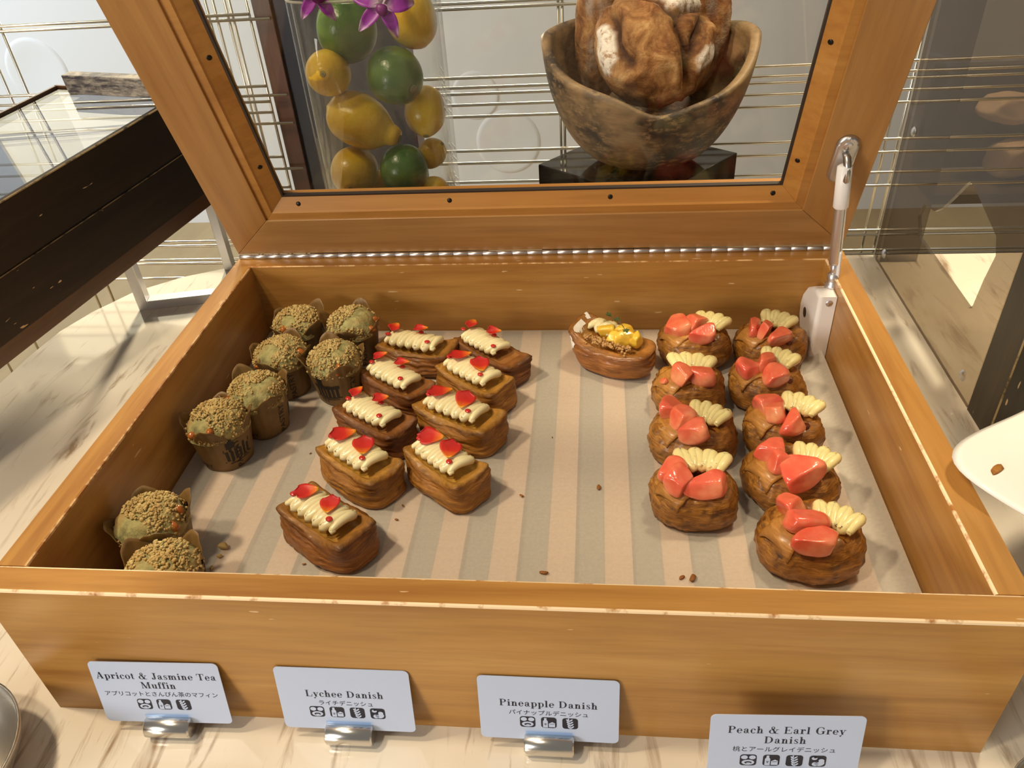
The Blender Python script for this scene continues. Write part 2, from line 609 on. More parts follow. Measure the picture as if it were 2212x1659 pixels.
def box(name, x0, y0, z0, x1, y1, z1, mat, parent=None, bev=0.0, loc=None, rot=None, seg=2):
    return bm_obj(name, box_bm(x0, y0, z0, x1, y1, z1, bev, seg), mat, parent, False, loc, rot)


def lathe(name, prof, mat, parent=None, seg=32, loc=None, rot=None, smooth=True):
    verts, faces = [], []
    n = len(prof)
    for i in range(seg):
        a = 2 * PI * i / seg
        for r, z in prof:
            verts.append((r * math.cos(a), r * math.sin(a), z))
    for i in range(seg):
        j = (i + 1) % seg
        for k in range(n - 1):
            faces.append((i * n + k, j * n + k, j * n + k + 1, i * n + k + 1))
    return mesh_obj(name, verts, faces, mat, parent, smooth, loc=loc, rot=rot)


def tube_geo(path, radii, seg=10, caps=True, up=Vector((0, 0, 1))):
    verts, faces = [], []
    n = len(path)
    path = [Vector(p) for p in path]
    for i, p in enumerate(path):
        t = (path[min(i + 1, n - 1)] - path[max(i - 1, 0)]).normalized()
        s = t.cross(up)
        if s.length < 1e-5:
            s = t.cross(Vector((1, 0, 0)))
        s.normalize()
        u = s.cross(t).normalized()
        r = radii[i] if isinstance(radii, (list, tuple)) else radii
        for k in range(seg):
            a = 2 * PI * k / seg
            verts.append(p + s * (math.cos(a) * r) + u * (math.sin(a) * r))
    for i in range(n - 1):
        for k in range(seg):
            k2 = (k + 1) % seg
            faces.append((i * seg + k, i * seg + k2, (i + 1) * seg + k2, (i + 1) * seg + k))
    if caps:
        faces.append(tuple(reversed(range(seg))))
        faces.append(tuple((n - 1) * seg + k for k in range(seg)))
    return verts, faces


def tube(name, path, radii, mat, parent=None, seg=10, **kw):
    v, f = tube_geo(path, radii, seg)
    return mesh_obj(name, v, f, mat, parent, **kw)


def merge(parts):
    V, F = [], []
    for v, f in parts:
        o = len(V)
        V += list(v)
        F += [tuple(i + o for i in x) for x in f]
    return V, F


def ico(sub=2, r=1.0):
    bm = bmesh.new()
    bmesh.ops.create_icosphere(bm, subdivisions=sub, radius=r)
    v = [x.co.copy() for x in bm.verts]
    f = [tuple(q.index for q in x.verts) for x in bm.faces]
    bm.free()
    return v, f


ICO = {s: ico(s) for s in (1, 2, 3, 4)}
nz = noise.noise


def fbm(p, o=4):
    s, a = 0.0, 0.5
    for _ in range(o):
        s += a * nz(p)
        p = p * 2.03
        a *= 0.5
    return s


# ------------------------------------------------------------------ setting
Y_WALL = 2.86
bm = bmesh.new()
box_bm(-5, Y_WALL, -0.9, 5, Y_WALL + 0.1, 2.4, bm=bm)
struct(bm_obj('wall_back', bm, 'wall_white'))
struct(box('floor', -5, -3.0, -0.95, 5, Y_WALL + 0.1, -0.9, 'floor_tan'))
# bright window high in the back wall, left of the frame; it mirrors in the marble behind the screen
def window():
    x0, x1, z0, z1 = -2.32, -1.05, 1.02, 1.69
    root = bpy.data.objects.new('window_1', None)
    C.objects.link(root)
    root['kind'] = 'structure'
    box('window_pane', x0, Y_WALL - 0.012, z0, x1, Y_WALL - 0.006, z1, 'daylit_pane', root)
    for a in ((x0 - 0.05, z0 - 0.05, x1 + 0.05, z0), (x0 - 0.05, z1, x1 + 0.05, z1 + 0.05), (x0 - 0.05, z0, x0, z1), (x1, z0, x1 + 0.05, z1)):
        box('window_frame', a[0], Y_WALL - 0.03, a[1], a[2], Y_WALL - 0.001, a[3], 'wall_white', root)


window()
# round raised bosses cast in the wall
for k, (x, z, r) in enumerate([(-1.88, -0.225, 0.125), (-0.085, -0.385, 0.09), (0.035, -0.575, 0.125), (1.95, -0.42, 0.11), (-3.0, -0.5, 0.12)][:4]):
    prof = [(0.0, 0.001), (r * 0.70, 0.0015), (r * 0.93, 0.0055), (r, 0.0045), (r * 1.06, 0.0)]
    o = lathe('trim_%d' % (k + 1), prof, 'wall_white', None, 48, loc=(x, Y_WALL, z), rot=(PI / 2, 0, 0))
    struct(o)

# ------------------------------------------------------------------ marble counter
def counter():
    root = thing('marble_counter', 'polished cream marble counter with brown veins under the pastry case', 'counter')
    pts = [(1.6, 0.70), (0.3, 0.70), (-0.02, 0.70)]
    curve = [(-0.139, 0.69), (-0.20, 0.662), (-0.254, 0.62), (-0.287, 0.565), (-0.305, 0.517), (-0.312, 0.46), (-0.314, 0.40)]
    pts += curve + [(-0.314, -0.30), (-0.314, -0.75), (1.6, -0.75)]
    bm = bmesh.new()
    vs = [bm.verts.new((x, y, 0)) for x, y in pts]
    f = bm.faces.new(vs)
    r = bmesh.ops.extrude_face_region(bm, geom=[f])
    for g in r['geom']:
        if isinstance(g, bmesh.types.BMVert):
            g.co.z -= 0.03
    bm_obj('worktop', bm, 'marble', root)
    box('base_cabinet', -0.25, -0.70, -0.9, 1.5, 0.60, -0.03, 'dark_wood', root)
    return root


counter()

# ------------------------------------------------------------------ pastry case
W, D, H, T, ZF = 0.64, 0.4565, 0.1322, 0.0207, 0.0508


def panel(name, x0, y0, z0, x1, y1, z1, mat, parent, worn_edges, bev=0.0012, wmat='worn_edge', wbev=0.0017):
    """board with softly rounded edges; the edges named in worn_edges are rubbed to bare wood"""
    bm = bmesh.new()
    bmesh.ops.create_cube(bm, size=1)
    for v in bm.verts:
        v.co = Vector(((x0 + x1) / 2 + v.co.x * (x1 - x0), (y0 + y1) / 2 + v.co.y * (y1 - y0), (z0 + z1) / 2 + v.co.z * (z1 - z0)))
    sel, rest = [], []
    for e in bm.edges:
        m = (e.verts[0].co + e.verts[1].co) / 2
        hit = False
        for w in worn_edges:
            if all(abs(m[i] - w[i]) < 1e-5 for i in range(3) if w[i] is not None):
                hit = True
        (sel if hit else rest).append(e)
    n0 = set(bm.faces)
    if sel:
        r = bmesh.ops.bevel(bm, geom=sel, offset=wbev, segments=2, profile=0.5, affect='EDGES')
        for f in r['faces']:
            f.material_index = 1
    return bm_obj(name, bm, [mat, wmat], parent)


case = thing('pastry_case', 'large orange pine pastry display case with hinged glass lid propped open', 'display case')
panel('front_panel', 0, 0, 0, W, T, H, 'pine_x', case, [(None, 0, H), (None, T, H)])
panel('back_panel', 0, D - T, 0, W, D, H, 'pine_x', case, [(None, D - T, H)], wmat='worn_edge_soft', wbev=0.001)
panel('side_panel', 0, T, 0, T, D - T, H, 'pine_y', case, [(T, None, H)], wmat='worn_edge_soft')
panel('side_panel', W - T, T, 0, W, D - T, H, 'pine_y', case, [(W - T, None, H)], wmat='worn_edge')
box('base_board', T, T, 0.030, W - T, D - T, 0.0445, 'tray_grey', case)
k = -8
x = 0.355 + 0.0435 * -7
while x < W - T - 0.02:
    if x > T + 0.003:
        box('slat', x, T + 0.001, 0.0445, x + 0.0208, D - T - 0.001, 0.0494, 'slat_pink', case)
    x += 0.0435
# piano hinge along the back rim
bmh = bmesh.new()
hx, nk = 0.0015, 40
hl = (W - 0.005) / nk
parts = []
hin_y, hin_z = D - 0.0015, H + 0.0022
for i in range(nk):
    a = hx + i * hl
    parts.append(tube_geo([(a + 0.0002, hin_y, hin_z), (a + 0.0004, hin_y, hin_z), (a + hl - 0.0004, hin_y, hin_z), (a + hl - 0.0002, hin_y, hin_z)],
                          [0.0023, 0.0026, 0.0026, 0.0023], 14))
parts.append(tube_geo([(hx, hin_y, hin_z), (hx + nk * hl, hin_y, hin_z)], 0.0012, 8))
v, f = merge(parts)
mesh_obj('piano_hinge', v, f, 'brushed_steel', case)

# lid: local frame x across, y up the lid (LA from the horizontal), z out of its inside face
LA = 1.9400
LID_L = 0.4565
lid = bpy.data.objects.new('lid', None)
link(lid, case)
lid.location = (0, D, H + 0.0047)
lid.rotation_euler = (LA, 0, 0)     # local y -> (0,cos,sin); local z -> (0,-sin,cos): towards the viewer
FT = 0.026                            # frame thickness, behind z = 0


def poly_prism(pts, z0, z1):
    bm = bmesh.new()
    a = [bm.verts.new((x, y, z0)) for x, y in pts]
    b = [bm.verts.new((x, y, z1)) for x, y in pts]
    bm.faces.new(a)
    bm.faces.new(list(reversed(b)))
    n = len(pts)
    for i in range(n):
        bm.faces.new((a[i], a[(i + 1) % n], b[(i + 1) % n], b[i]))
    return bm


RW = 0.050
R2 = 0.060
R3 = 0.072


def lid_rail(name, mat, pts):
    bm = poly_prism(pts, -FT, 0)
    es = [e for e in bm.edges if abs(e.verts[0].co.z) < 1e-6 and abs(e.verts[1].co.z) < 1e-6]
    bmesh.ops.bevel(bm, geom=es, offset=0.0006, segments=2, profile=0.5, affect='EDGES')
    return bm_obj(name, bm, mat, lid)


g = 0.00012
lid_rail('bottom_rail', 'pine_lid_x', [(g, 0), (W - g, 0), (W - RW - g, RW), (RW + g, RW)])
lid_rail('top_rail', 'pine_lid_x', [(g, LID_L), (RW + g, LID_L - RW), (W - RW - g, LID_L - RW), (W - g, LID_L)])
lid_rail('side_rail', 'pine_lid_z', [(0, g), (RW, RW + g), (RW, LID_L - RW - g), (0, LID_L - g)])
lid_rail('side_rail', 'pine_lid_z', [(W, g), (W, LID_L - g), (W - RW, LID_L - RW - g), (W - RW, RW + g)])


def bead(name, mat, a, b, inward):
    """glazing bead: flat step, then a slope down to the pane; runs a->b, inward = unit vector towards the pane; mitred ends"""
    a, b = Vector((*a, 0)), Vector((*b, 0))
    t = (b - a).normalized()
    i = Vector((*inward, 0))
    prof = [(0.0, -FT + 0.004), (0.0, -0.0022), (0.008, -0.0028), (0.0095, -0.0045), (0.0215, -0.0120), (0.0215, -FT + 0.004)]
    vs, fs = [], []
    for end, base, sg in ((0, a, 1), (1, b, -1)):
        for d, z in prof:
            vs.append(base + i * d + t * (sg * (d + 0.0001)) + Vector((0, 0, z)))
    n = len(prof)
    for k in range(n):
        fs.append((k, (k + 1) % n, n + (k + 1) % n, n + k))
    fs += [tuple(range(n)), tuple(reversed(range(n, 2 * n)))]
    bm = bmesh.new()
    bvs = [bm.verts.new(v) for v in vs]
    for f in fs:
        bm.faces.new([bvs[q] for q in f])
    return bm_obj(name, bm, mat, lid)


q0, q1, q2, q3 = (RW, RW), (W - RW, RW), (W - RW, LID_L - RW), (RW, LID_L - RW)
bead('glazing_bead', 'pine_bead', q0, q1, (0, 1))
bead('glazing_bead', 'pine_bead', q1, q2, (-1, 0))
bead('glazing_bead', 'pine_bead', q2, q3, (0, -1))
bead('glazing_bead', 'pine_bead', q3, q0, (1, 0))
box('glass_pane', RW + 0.018, RW + 0.018, -0.0195, W - RW - 0.018, LID_L - RW - 0.018, -0.0160, 'lid_glass', lid)
# dark gasket round the pane
gb = bmesh.new()
ga, gi = RW + 0.0205, RW + 0.0235
for (x0, y0, x1, y1) in ((ga, ga, W - ga, gi), (ga, LID_L - gi, W - ga, LID_L - ga), (ga, gi, gi, LID_L - gi), (W - gi, gi, W - ga, LID_L - gi)):
    box_bm(x0, y0, -0.0158, x1, y1, -0.0122, bm=gb)
bm_obj('gasket', gb, 'rubber_dark', lid)


def lid_screw(x, y, nrm):
    o = lathe('bead_screw', [(0.0, 0.0006), (0.0012, 0.0006), (0.0024, 0.0002), (0.0024, -0.003)], 'screw_dark', lid, 14)
    o.location = (x, y, -0.0082)
    o.rotation_euler = Vector(nrm).to_track_quat('Z', 'Y').to_euler()


for x in (0.088, 0.245, 0.405, 0.560):
    lid_screw(x, RW + 0.0155, (0, 0.53, 0.85))
for y in (0.115, 0.235, 0.355):
    lid_screw(RW + 0.0155, y, (0.53, 0, 0.85))
    lid_screw(W - RW - 0.0155, y - 0.01, (-0.53, 0, 0.85))


def lid_pt(x, L, out):
    e = Vector((0, math.cos(LA), math.sin(LA)))
    n = Vector((0, -math.sin(LA), math.cos(LA)))
    return Vector((x, D, H + 0.0047)) + e * L + n * out


# lid stay: white soft-close arm between the right side panel and the lid
stay = bpy.data.objects.new('lid_stay', None)
link(stay, case)


def rounded_plate(w, h, th, r, n=8):
    pts = []
    for cx, cy, a0 in ((w / 2 - r, h / 2 - r, 0), (-w / 2 + r, h / 2 - r, 90), (-w / 2 + r, -h / 2 + r, 180), (w / 2 - r, -h / 2 + r, 270)):
        for k in range(n + 1):
            a = math.radians(a0 + 90 * k / n)
            pts.append((cx + r * math.cos(a), cy + r * math.sin(a)))
    return pts


bm = poly_prism(rounded_plate(0.019, 0.052, 0, 0.0094), 0, 0.0045)
es = [e for e in bm.edges if abs(e.verts[0].co.z - 0.0045) < 1e-6 and abs(e.verts[1].co.z - 0.0045) < 1e-6]
bmesh.ops.bevel(bm, geom=es, offset=0.003, segments=4, profile=0.5, affect='EDGES')
o = bm_obj('lid_bracket', bm, 'zinc', stay, True)
o.location = lid_pt(0.6105, 0.114, 0.0)
o.rotation_euler = (LA, 0, 0)
o = lathe('bracket_screw', [(0, 0.0012), (0.003, 0.0010), (0.0042, 0.0)], 'brushed_steel', stay, 16)
o.location = lid_pt(0.6105, 0.131, 0.0045)
o.rotation_euler = (LA, 0, 0)
p_top = lid_pt(0.6105, 0.116, 0.012)
p_hook = lid_pt(0.6105, 0.122, 0.004)
tube('hook', [p_hook, p_hook.lerp(p_top, 0.5) + Vector((0, -0.004, 0.003)), p_top + Vector((0.001, -0.004, -0.001)), p_top + Vector((0.001, -0.007, -0.012)), p_top + Vector((0.0005, -0.006, -0.018))],
     [0.003, 0.0036, 0.0034, 0.003, 0.002], 'steel_dull', stay, 10)
pA = p_top + Vector((-0.0005, -0.001, 0.001))                         # top of the rod
pB = Vector((0.6185, 0.3985, 0.125))                            # pivot on the side body
dr = (pB - pA)
tube('rod_sleeve', [pA + dr * q for q in (0.0, 0.012, 0.33, 0.345)], [0.0046, 0.0066, 0.0068, 0.0055], 'white_plastic', stay, 20)
tube('rod', [pA + dr * q for q in (0.33, 0.345, 0.80, 0.82)], [0.0054, 0.0054, 0.0054, 0.005], 'brushed_steel', stay, 18)
tube('rod_pin', [pA + dr * q for q in (0.80, 0.95)], 0.0032, 'brushed_steel', stay, 12)
tube('clip', [pA + dr * q + Vector((0.0032, -0.0035, 0)) for q in (0.70, 0.72, 0.90, 0.93)], [0.0016, 0.0018, 0.0018, 0.0012], 'white_plastic', stay, 8)
tube('collar', [pA + dr * q for q in (0.90, 0.915, 0.955, 0.96, 0.99, 1.0, 1.03, 1.035)], [0.0035, 0.0056, 0.0056, 0.0056, 0.0058, 0.0074, 0.0074, 0.006], 'brushed_steel', stay, 20)
# body: rounded white housing, half disc to the left of a straight spine
pts = []
for k in range(15):
    a = math.radians(75 + 195 * k / 14)
    pts.append((-0.0015 + 0.0245 * math.cos(a), -0.0385 + 0.036 * math.sin(a)))
pts2 = [(0.0125, -0.001), (-0.004, -0.001), (-0.018, -0.006), (-0.033, -0.015), (-0.044, -0.028), (-0.048, -0.041), (-0.045, -0.054), (-0.034, -0.066), (-0.016, -0.0735), (0.0, -0.0755), (0.0125, -0.0755)]
# housing lies in the y-z plane against the side wall; profile x -> towards the case interior back
bm = bmesh.new()
SX0, SX1 = 0.6025, 0.6188
prof = [(y * 1.0, z) for y, z in pts2]
a = [bm.verts.new((SX0, 0.390 - p[0], pB.z - 0.002 + p[1])) for p in prof]
b = [bm.verts.new((SX1, 0.390 - p[0], pB.z - 0.002 + p[1])) for p in prof]
bm.faces.new(a)
bm.faces.new(list(reversed(b)))
for i in range(len(prof)):
    bm.faces.new((a[i], a[(i + 1) % len(prof)], b[(i + 1) % len(prof)], b[i]))
es = [e for e in bm.edges if (abs(e.verts[0].co.x - SX0) < 1e-6 and abs(e.verts[1].co.x - SX0) < 1e-6)]
bmesh.ops.bevel(bm, geom=es, offset=0.004, segments=4, profile=0.5, affect='EDGES')
bm_obj('housing', bm, 'white_plastic', stay, False)
o = lathe('housing_screw', [(0, 0.0008), (0.0022, 0.0008), (0.0033, 0.0)], 'brushed_steel', stay, 16)
o.location = (0.6125, 0.3772, pB.z - 0.010)
o.rotation_euler = (PI / 2, 0, 0)
o = lathe('housing_emblem', [(0, 0.0005), (0.0048, 0.0004), (0.0054, 0.0)], 'emblem_grey', stay, 20)
o.location = (SX0 - 0.0001, 0.415, pB.z - 0.042)
o.rotation_euler = (0, -PI / 2, 0)


# ------------------------------------------------------------------ parchment
def parchment():
    nx, ny = 90, 60
    x0, x1, y0, y1 = T + 0.002, W - T - 0.0005, T + 0.001, D - T - 0.0012
    V, F = [], []
    for j in range(ny + 1):
        for i in range(nx + 1):
            u, v = i / nx, j / ny
            x = x0 + (x1 - x0) * u
            y = y0 + (y1 - y0) * v
            z = 0.0502 + 0.0006 * (0.5 + 0.5 * nz(Vector((x * 9, y * 9, 1.3))))
            if u > 0.955:
                k = (u - 0.955) / 0.045
                z += 0.010 * k * k
                x -= 0.004 * k * k
            V.append((x, y, z))
    for j in range(ny):
        for i in range(nx):
            a = j * (nx + 1) + i
            F.append((a, a + 1, a + nx + 2, a + nx + 1))
    o = mesh_obj('parchment_sheet', V, F, 'parchment')
    tag(o, 'thin white parchment sheet lining the pastry case over striped slats', 'paper')


parchment()
ZP = 0.0511

# ------------------------------------------------------------------ food builders
def zigzag_cream(L, Wd, n, r, h, seed, arc=0.0, taper=0.0, tail=True):
    """piped cream: one rope laid to and fro; n passes over the length L"""
    rnd = random.Random(seed)
    path, rad = [], []
    per = 12
    N = n * per
    for i in range(N + 1):
        t = i / N
        ph = t * n * PI
        s = math.sin(ph - PI / 2)
        s = math.copysign(abs(s) ** 0.75, s)
        w = Wd * (1 - taper * (2 * t - 1) ** 2) * (1 + 0.06 * nz(Vector((t * 9, seed * 1.7, 0))))
        y = w / 2 * s
        x = -L / 2 + L * t + 0.0012 * nz(Vector((t * 15, seed, 4)))
        x += y * 0.18
        z = h * (1 - 0.75 * s * s) + 0.0004 * rnd.random()
        if arc:
            a = arc * (t - 0.5)
            R = L / max(abs(arc), 1e-3)
            x, y = (R + y) * math.sin(a), (R + y) * math.cos(a) - R
        path.append(Vector((x, y, z)))
        e = min(t, 1 - t)
        rad.append(r * (0.55 + 0.45 * min(1, e * n * 1.6)) * (1 + 0.05 * rnd.uniform(-1, 1)))
    if tail:
        p = path[-1]
        path.append(p + Vector((0.002, 0.003, 0.0008)))
        rad.append(r * 0.35)
    return tube_geo(path, rad, 10)


def petal_geo(L, Wd, curl, seed):
    V, F, tone = [], [], []
    nu, nv = 10, 8
    rnd = random.Random(seed)
    tw = rnd.uniform(-0.4, 0.4)
    for i in range(nu + 1):
        u = i / nu
        w = Wd * (math.sin(PI * min(1, u * 0.92 + 0.06)) ** 0.7) * (0.45 + 0.75 * u) * 0.75
        for j in range(nv + 1):
            v = j / nv * 2 - 1
            x = L * (u - 0.5) - (0.10 * L * v * v if u > 0.8 else 0)
            y = w / 2 * v
            z = curl * (v * v) * w + 0.25 * L * (u - 0.5) ** 2 + tw * y * (u - 0.3)
            V.append((x, y, z + 0.0006 * nz(Vector((u * 4, v * 3, seed)))))
            tone.append(u)
    for i in range(nu):
        for j in range(nv):
            a = i * (nv + 1) + j
            F.append((a, a + 1, a + nv + 2, a + nv + 1))
    return V, F, tone


def solidify(o, t):
    m = o.modifiers.new('thickness', 'SOLIDIFY')
    m.thickness = t
    m.offset = 0
    return o


def smooth01(t):
    t = max(0.0, min(1.0, t))
    return t * t * (3 - 2 * t)


def danish_body(seed, a, b, h, n_exp=5.0, base=1.07, corner=0.0):
    """laminated block: boxy open top with pointed corners, sides swelling out below the rim, shallow pit"""
    NU = 168
    V, F, tone, dark = [], [], [], []
    side = 26
    rings = [(t / side, 1.0, 's') for t in range(side + 1)]
    rings += [(1.0, 0.95, 'r'), (1.0, 0.88, 'r'), (1.0, 0.80, 'r'), (0.985, 0.74, 'r'), (0.90, 0.69, 'p'), (0.84, 0.62, 'p'), (0.82, 0.45, 'p'), (0.82, 0.0, 'p')]
    sd = seed * 2.37
    for t, s, kind in rings:
        ne = 0.62 * n_exp + 0.38 * n_exp * smooth01(t)
        for i in range(NU):
            th = 2 * PI * i / NU
            c, sn = math.cos(th), math.sin(th)
            # denser sampling towards the corners
            sp = base + (1 - base) * smooth01(t) - 0.06 * (1 - min(1, t / 0.12)) ** 2
            aa = a * sp
            bb = b * (1 + (sp - 1) * 1.3)
            r = 1.0 / ((abs(c / aa) ** ne + abs(sn / bb) ** ne) ** (1.0 / ne))
            x, y = r * c, r * sn
            mid = 1 - min(1, abs(x / a)) ** 2
            bul = math.sin(PI * min(1, t * 0.92 + 0.08)) ** 0.8
            y *= 1.0 + 0.25 * mid * bul * (1.12 - 0.55 * t) - 0.05 * (1 - mid)
            x *= 1.0 + 0.05 * bul * (1 - abs(y / b) ** 2 if abs(y) < b else 0)
            cw = math.exp(-((abs(x) - a) / (0.22 * a)) ** 2 - ((abs(y) - b) / (0.40 * b)) ** 2)
            zz = h * t
            if kind == 's':
                lam = math.sin(t * 30 + 9 * nz(Vector((x * 24, y * 24, sd + t * 1.2))) + 4.0 * nz(Vector((x * 75, y * 75, sd + 5 + t * 3))))
                lam *= 0.55 + 0.9 * nz(Vector((x * 55, y * 55, t * 4 + sd)))
                d = 0.00075 * lam + 0.0034 * nz(Vector((x * 34, y * 34, t * 2.6 + sd))) + 0.0010 * fbm(Vector((x * 120, y * 120, t * 9 + sd)), 3)
                k = 1 + d / max(math.hypot(x, y), 1e-4)
                x, y = x * k, y * k
                fl = corner * cw * smooth01((t - 0.55) / 0.45)
                x *= 1 + 0.07 * fl
                y *= 1 + 0.10 * fl
                zz += 0.0034 * fl + smooth01((t - 0.6) / 0.4) * 0.0028 * nz(Vector((x * 38, y * 38, sd * 1.7)))
                # frayed rim
                if t > 0.93:
                    zz += 0.0007 * nz(Vector((x * 300, y * 300, sd)))
                tn = 0.0
                dk = max(0, lam - 0.30) * 1.0 + max(0, t - 0.9) * 5 * (0.5 + nz(Vector((x * 60, y * 60, sd)))) + 0.35 * fl
                zz -= 0.0042 * mid * smooth01((t - 0.55) / 0.45) * (1 if abs(y) > 0.5 * b else 0.4)
            else:
                dk = 0.35 * max(0, nz(Vector((x * 70, y * 70, sd + 3)))) + (0.4 if s > 0.93 else 0)
                x0, y0 = x, y
                x *= (1 + 0.07 * corner * cw) * s
                y *= (1 + 0.10 * corner * cw) * s
                e = smooth01((s - 0.66) / 0.3)
                zz += e * (0.0034 * corner * cw + 0.0028 * nz(Vector((x * 38, y * 38, sd * 1.7)))) + 0.0005 * nz(Vector((x * 150, y * 150, sd)))
                zz += 0.0006 if kind == 'r' and 0.8 < s < 0.96 else 0
                zz -= 0.0042 * mid * e * smooth01((abs(sn) - 0.3) / 0.5)
                tn = 0.22 if kind == 'r' else 0.60
            V.append((x, y, max(zz, 0)))
            tone.append(tn)
            dark.append(min(1, max(0, dk)))
    nr = len(rings)
    for k in range(nr - 1):
        for i in range(NU):
            j = (i + 1) % NU
            F.append((k * NU + i, k * NU + j, (k + 1) * NU + j, (k + 1) * NU + i))
    F.append(tuple(reversed(range(NU))))
    return V, F, tone, dark


LG = 'lychee danishes piped with cream'
lychee = [  # x, y, heading, half length, half width, height, pastry, label
    (0.1824, 0.1225, -33.8, 0.0389, 0.0205, 0.0310, 'pastry_mid', 'lychee danish alone nearest the front rim, dark pointed rim corners and red petals'),
    (0.1918, 0.1924, -36.9, 0.0378, 0.0202, 0.0305, 'pastry_gold', 'golden lychee danish second nearest the front, left of its neighbour, big red petals on cream'),
    (0.2669, 0.1894, -41.7, 0.0360, 0.0202, 0.0305, 'pastry_gold', 'golden lychee danish at the front end of the right-hand lychee column'),
    (0.2689, 0.2560, -29.6, 0.0400, 0.0202, 0.0300, 'pastry_gold', 'golden lychee danish with a long cream tail, second from the front in its right-hand column'),
    (0.1925, 0.2490, -33.5, 0.0370, 0.0190, 0.0295, 'pastry_brown', 'dark brown lychee danish behind the golden front-left one, petals at cream edge'),
    (0.2756, 0.3138, -38.8, 0.0389, 0.0192, 0.0290, 'pastry_gold', 'golden lychee danish third from the front in the right-hand lychee column'),
    (0.2002, 0.3066, -36.8, 0.0378, 0.0190, 0.0290, 'pastry_brown', 'dark brown lychee danish right of the crumb muffins, small orange-red petal at its back'),
    (0.2088, 0.3692, -17.0, 0.0400, 0.0190, 0.0270, 'pastry_mid', 'lychee danish at the back left beside the muffins, lying nearly parallel to back panel'),
    (0.2860, 0.3625, -40.7, 0.0405, 0.0180, 0.0270, 'pastry_brown', 'dark lychee danish in the back row, its cream shifted towards the far end'),
]
for i, (x, y, ang, a, b, h, pm, lab) in enumerate(lychee):
    rnd = random.Random(100 + i)
    root = thing('lychee_danish', lab, 'pastry', (x, y, ZP), (0, 0, math.radians(ang)), LG)
    v, f, tn, dk = danish_body(i + 1, a, b, h - 0.003, 7.0, corner=1.0)
    mesh_obj('pastry_shell', v, f, pm, root, tone=tn, dark=dk)
    cl = a * (1.36 if i != 8 else 1.15)
    v, f = zigzag_cream(cl, 0.0225 if i < 4 or i == 5 else 0.0205, 12, 0.0038, 0.0042, i + 1)
    ox = -0.003 if i != 8 else -0.008
    mesh_obj('cream', v, f, 'cream_pale', root, loc=(ox, 0, h - 0.0002))
    hd = ang
    ps = [(-0.60, 0.10, 185 - hd), (0.26, 0.20, 95 - hd)] if i not in (4, 6, 7, 8) else [(-0.74, 0.25, 240 - hd), (0.12, 0.55, 200 - hd)]
    for k, (fx, fy, pa) in enumerate(ps):
        big = 1.0 if i in (1, 2, 3, 5) else (0.85 if i == 0 else 0.66)
        v, f, tn = petal_geo(0.0235 * big, 0.0290 * big, 0.07 if big > 0.7 else 0.25, i * 7 + k)
        o = mesh_obj('petal', v, f, 'petal_red', root, tone=tn,
                     loc=(fx * a * 0.8 + ox, fy * 0.016, h + 0.0092 + (0.001 if big < 0.7 else 0)),
                     rot=(rnd.uniform(-0.18, 0.18), rnd.uniform(-0.12, 0.05), math.radians(pa + rnd.uniform(-18, 18))))
        solidify(o, 0.0005)
    for k, (fx, fy) in enumerate([(-0.80, -0.35), (0.12, 0.62), (0.55, -0.45)]):
        o = mesh_obj('jelly_drop', *ICO[2], 'gel_red', root, loc=(fx * a * 0.85 + ox, fy * 0.014, h + 0.0080 - 0.0030 * fy * fy))
        o.scale = (0.0031, 0.0026, 0.0013)


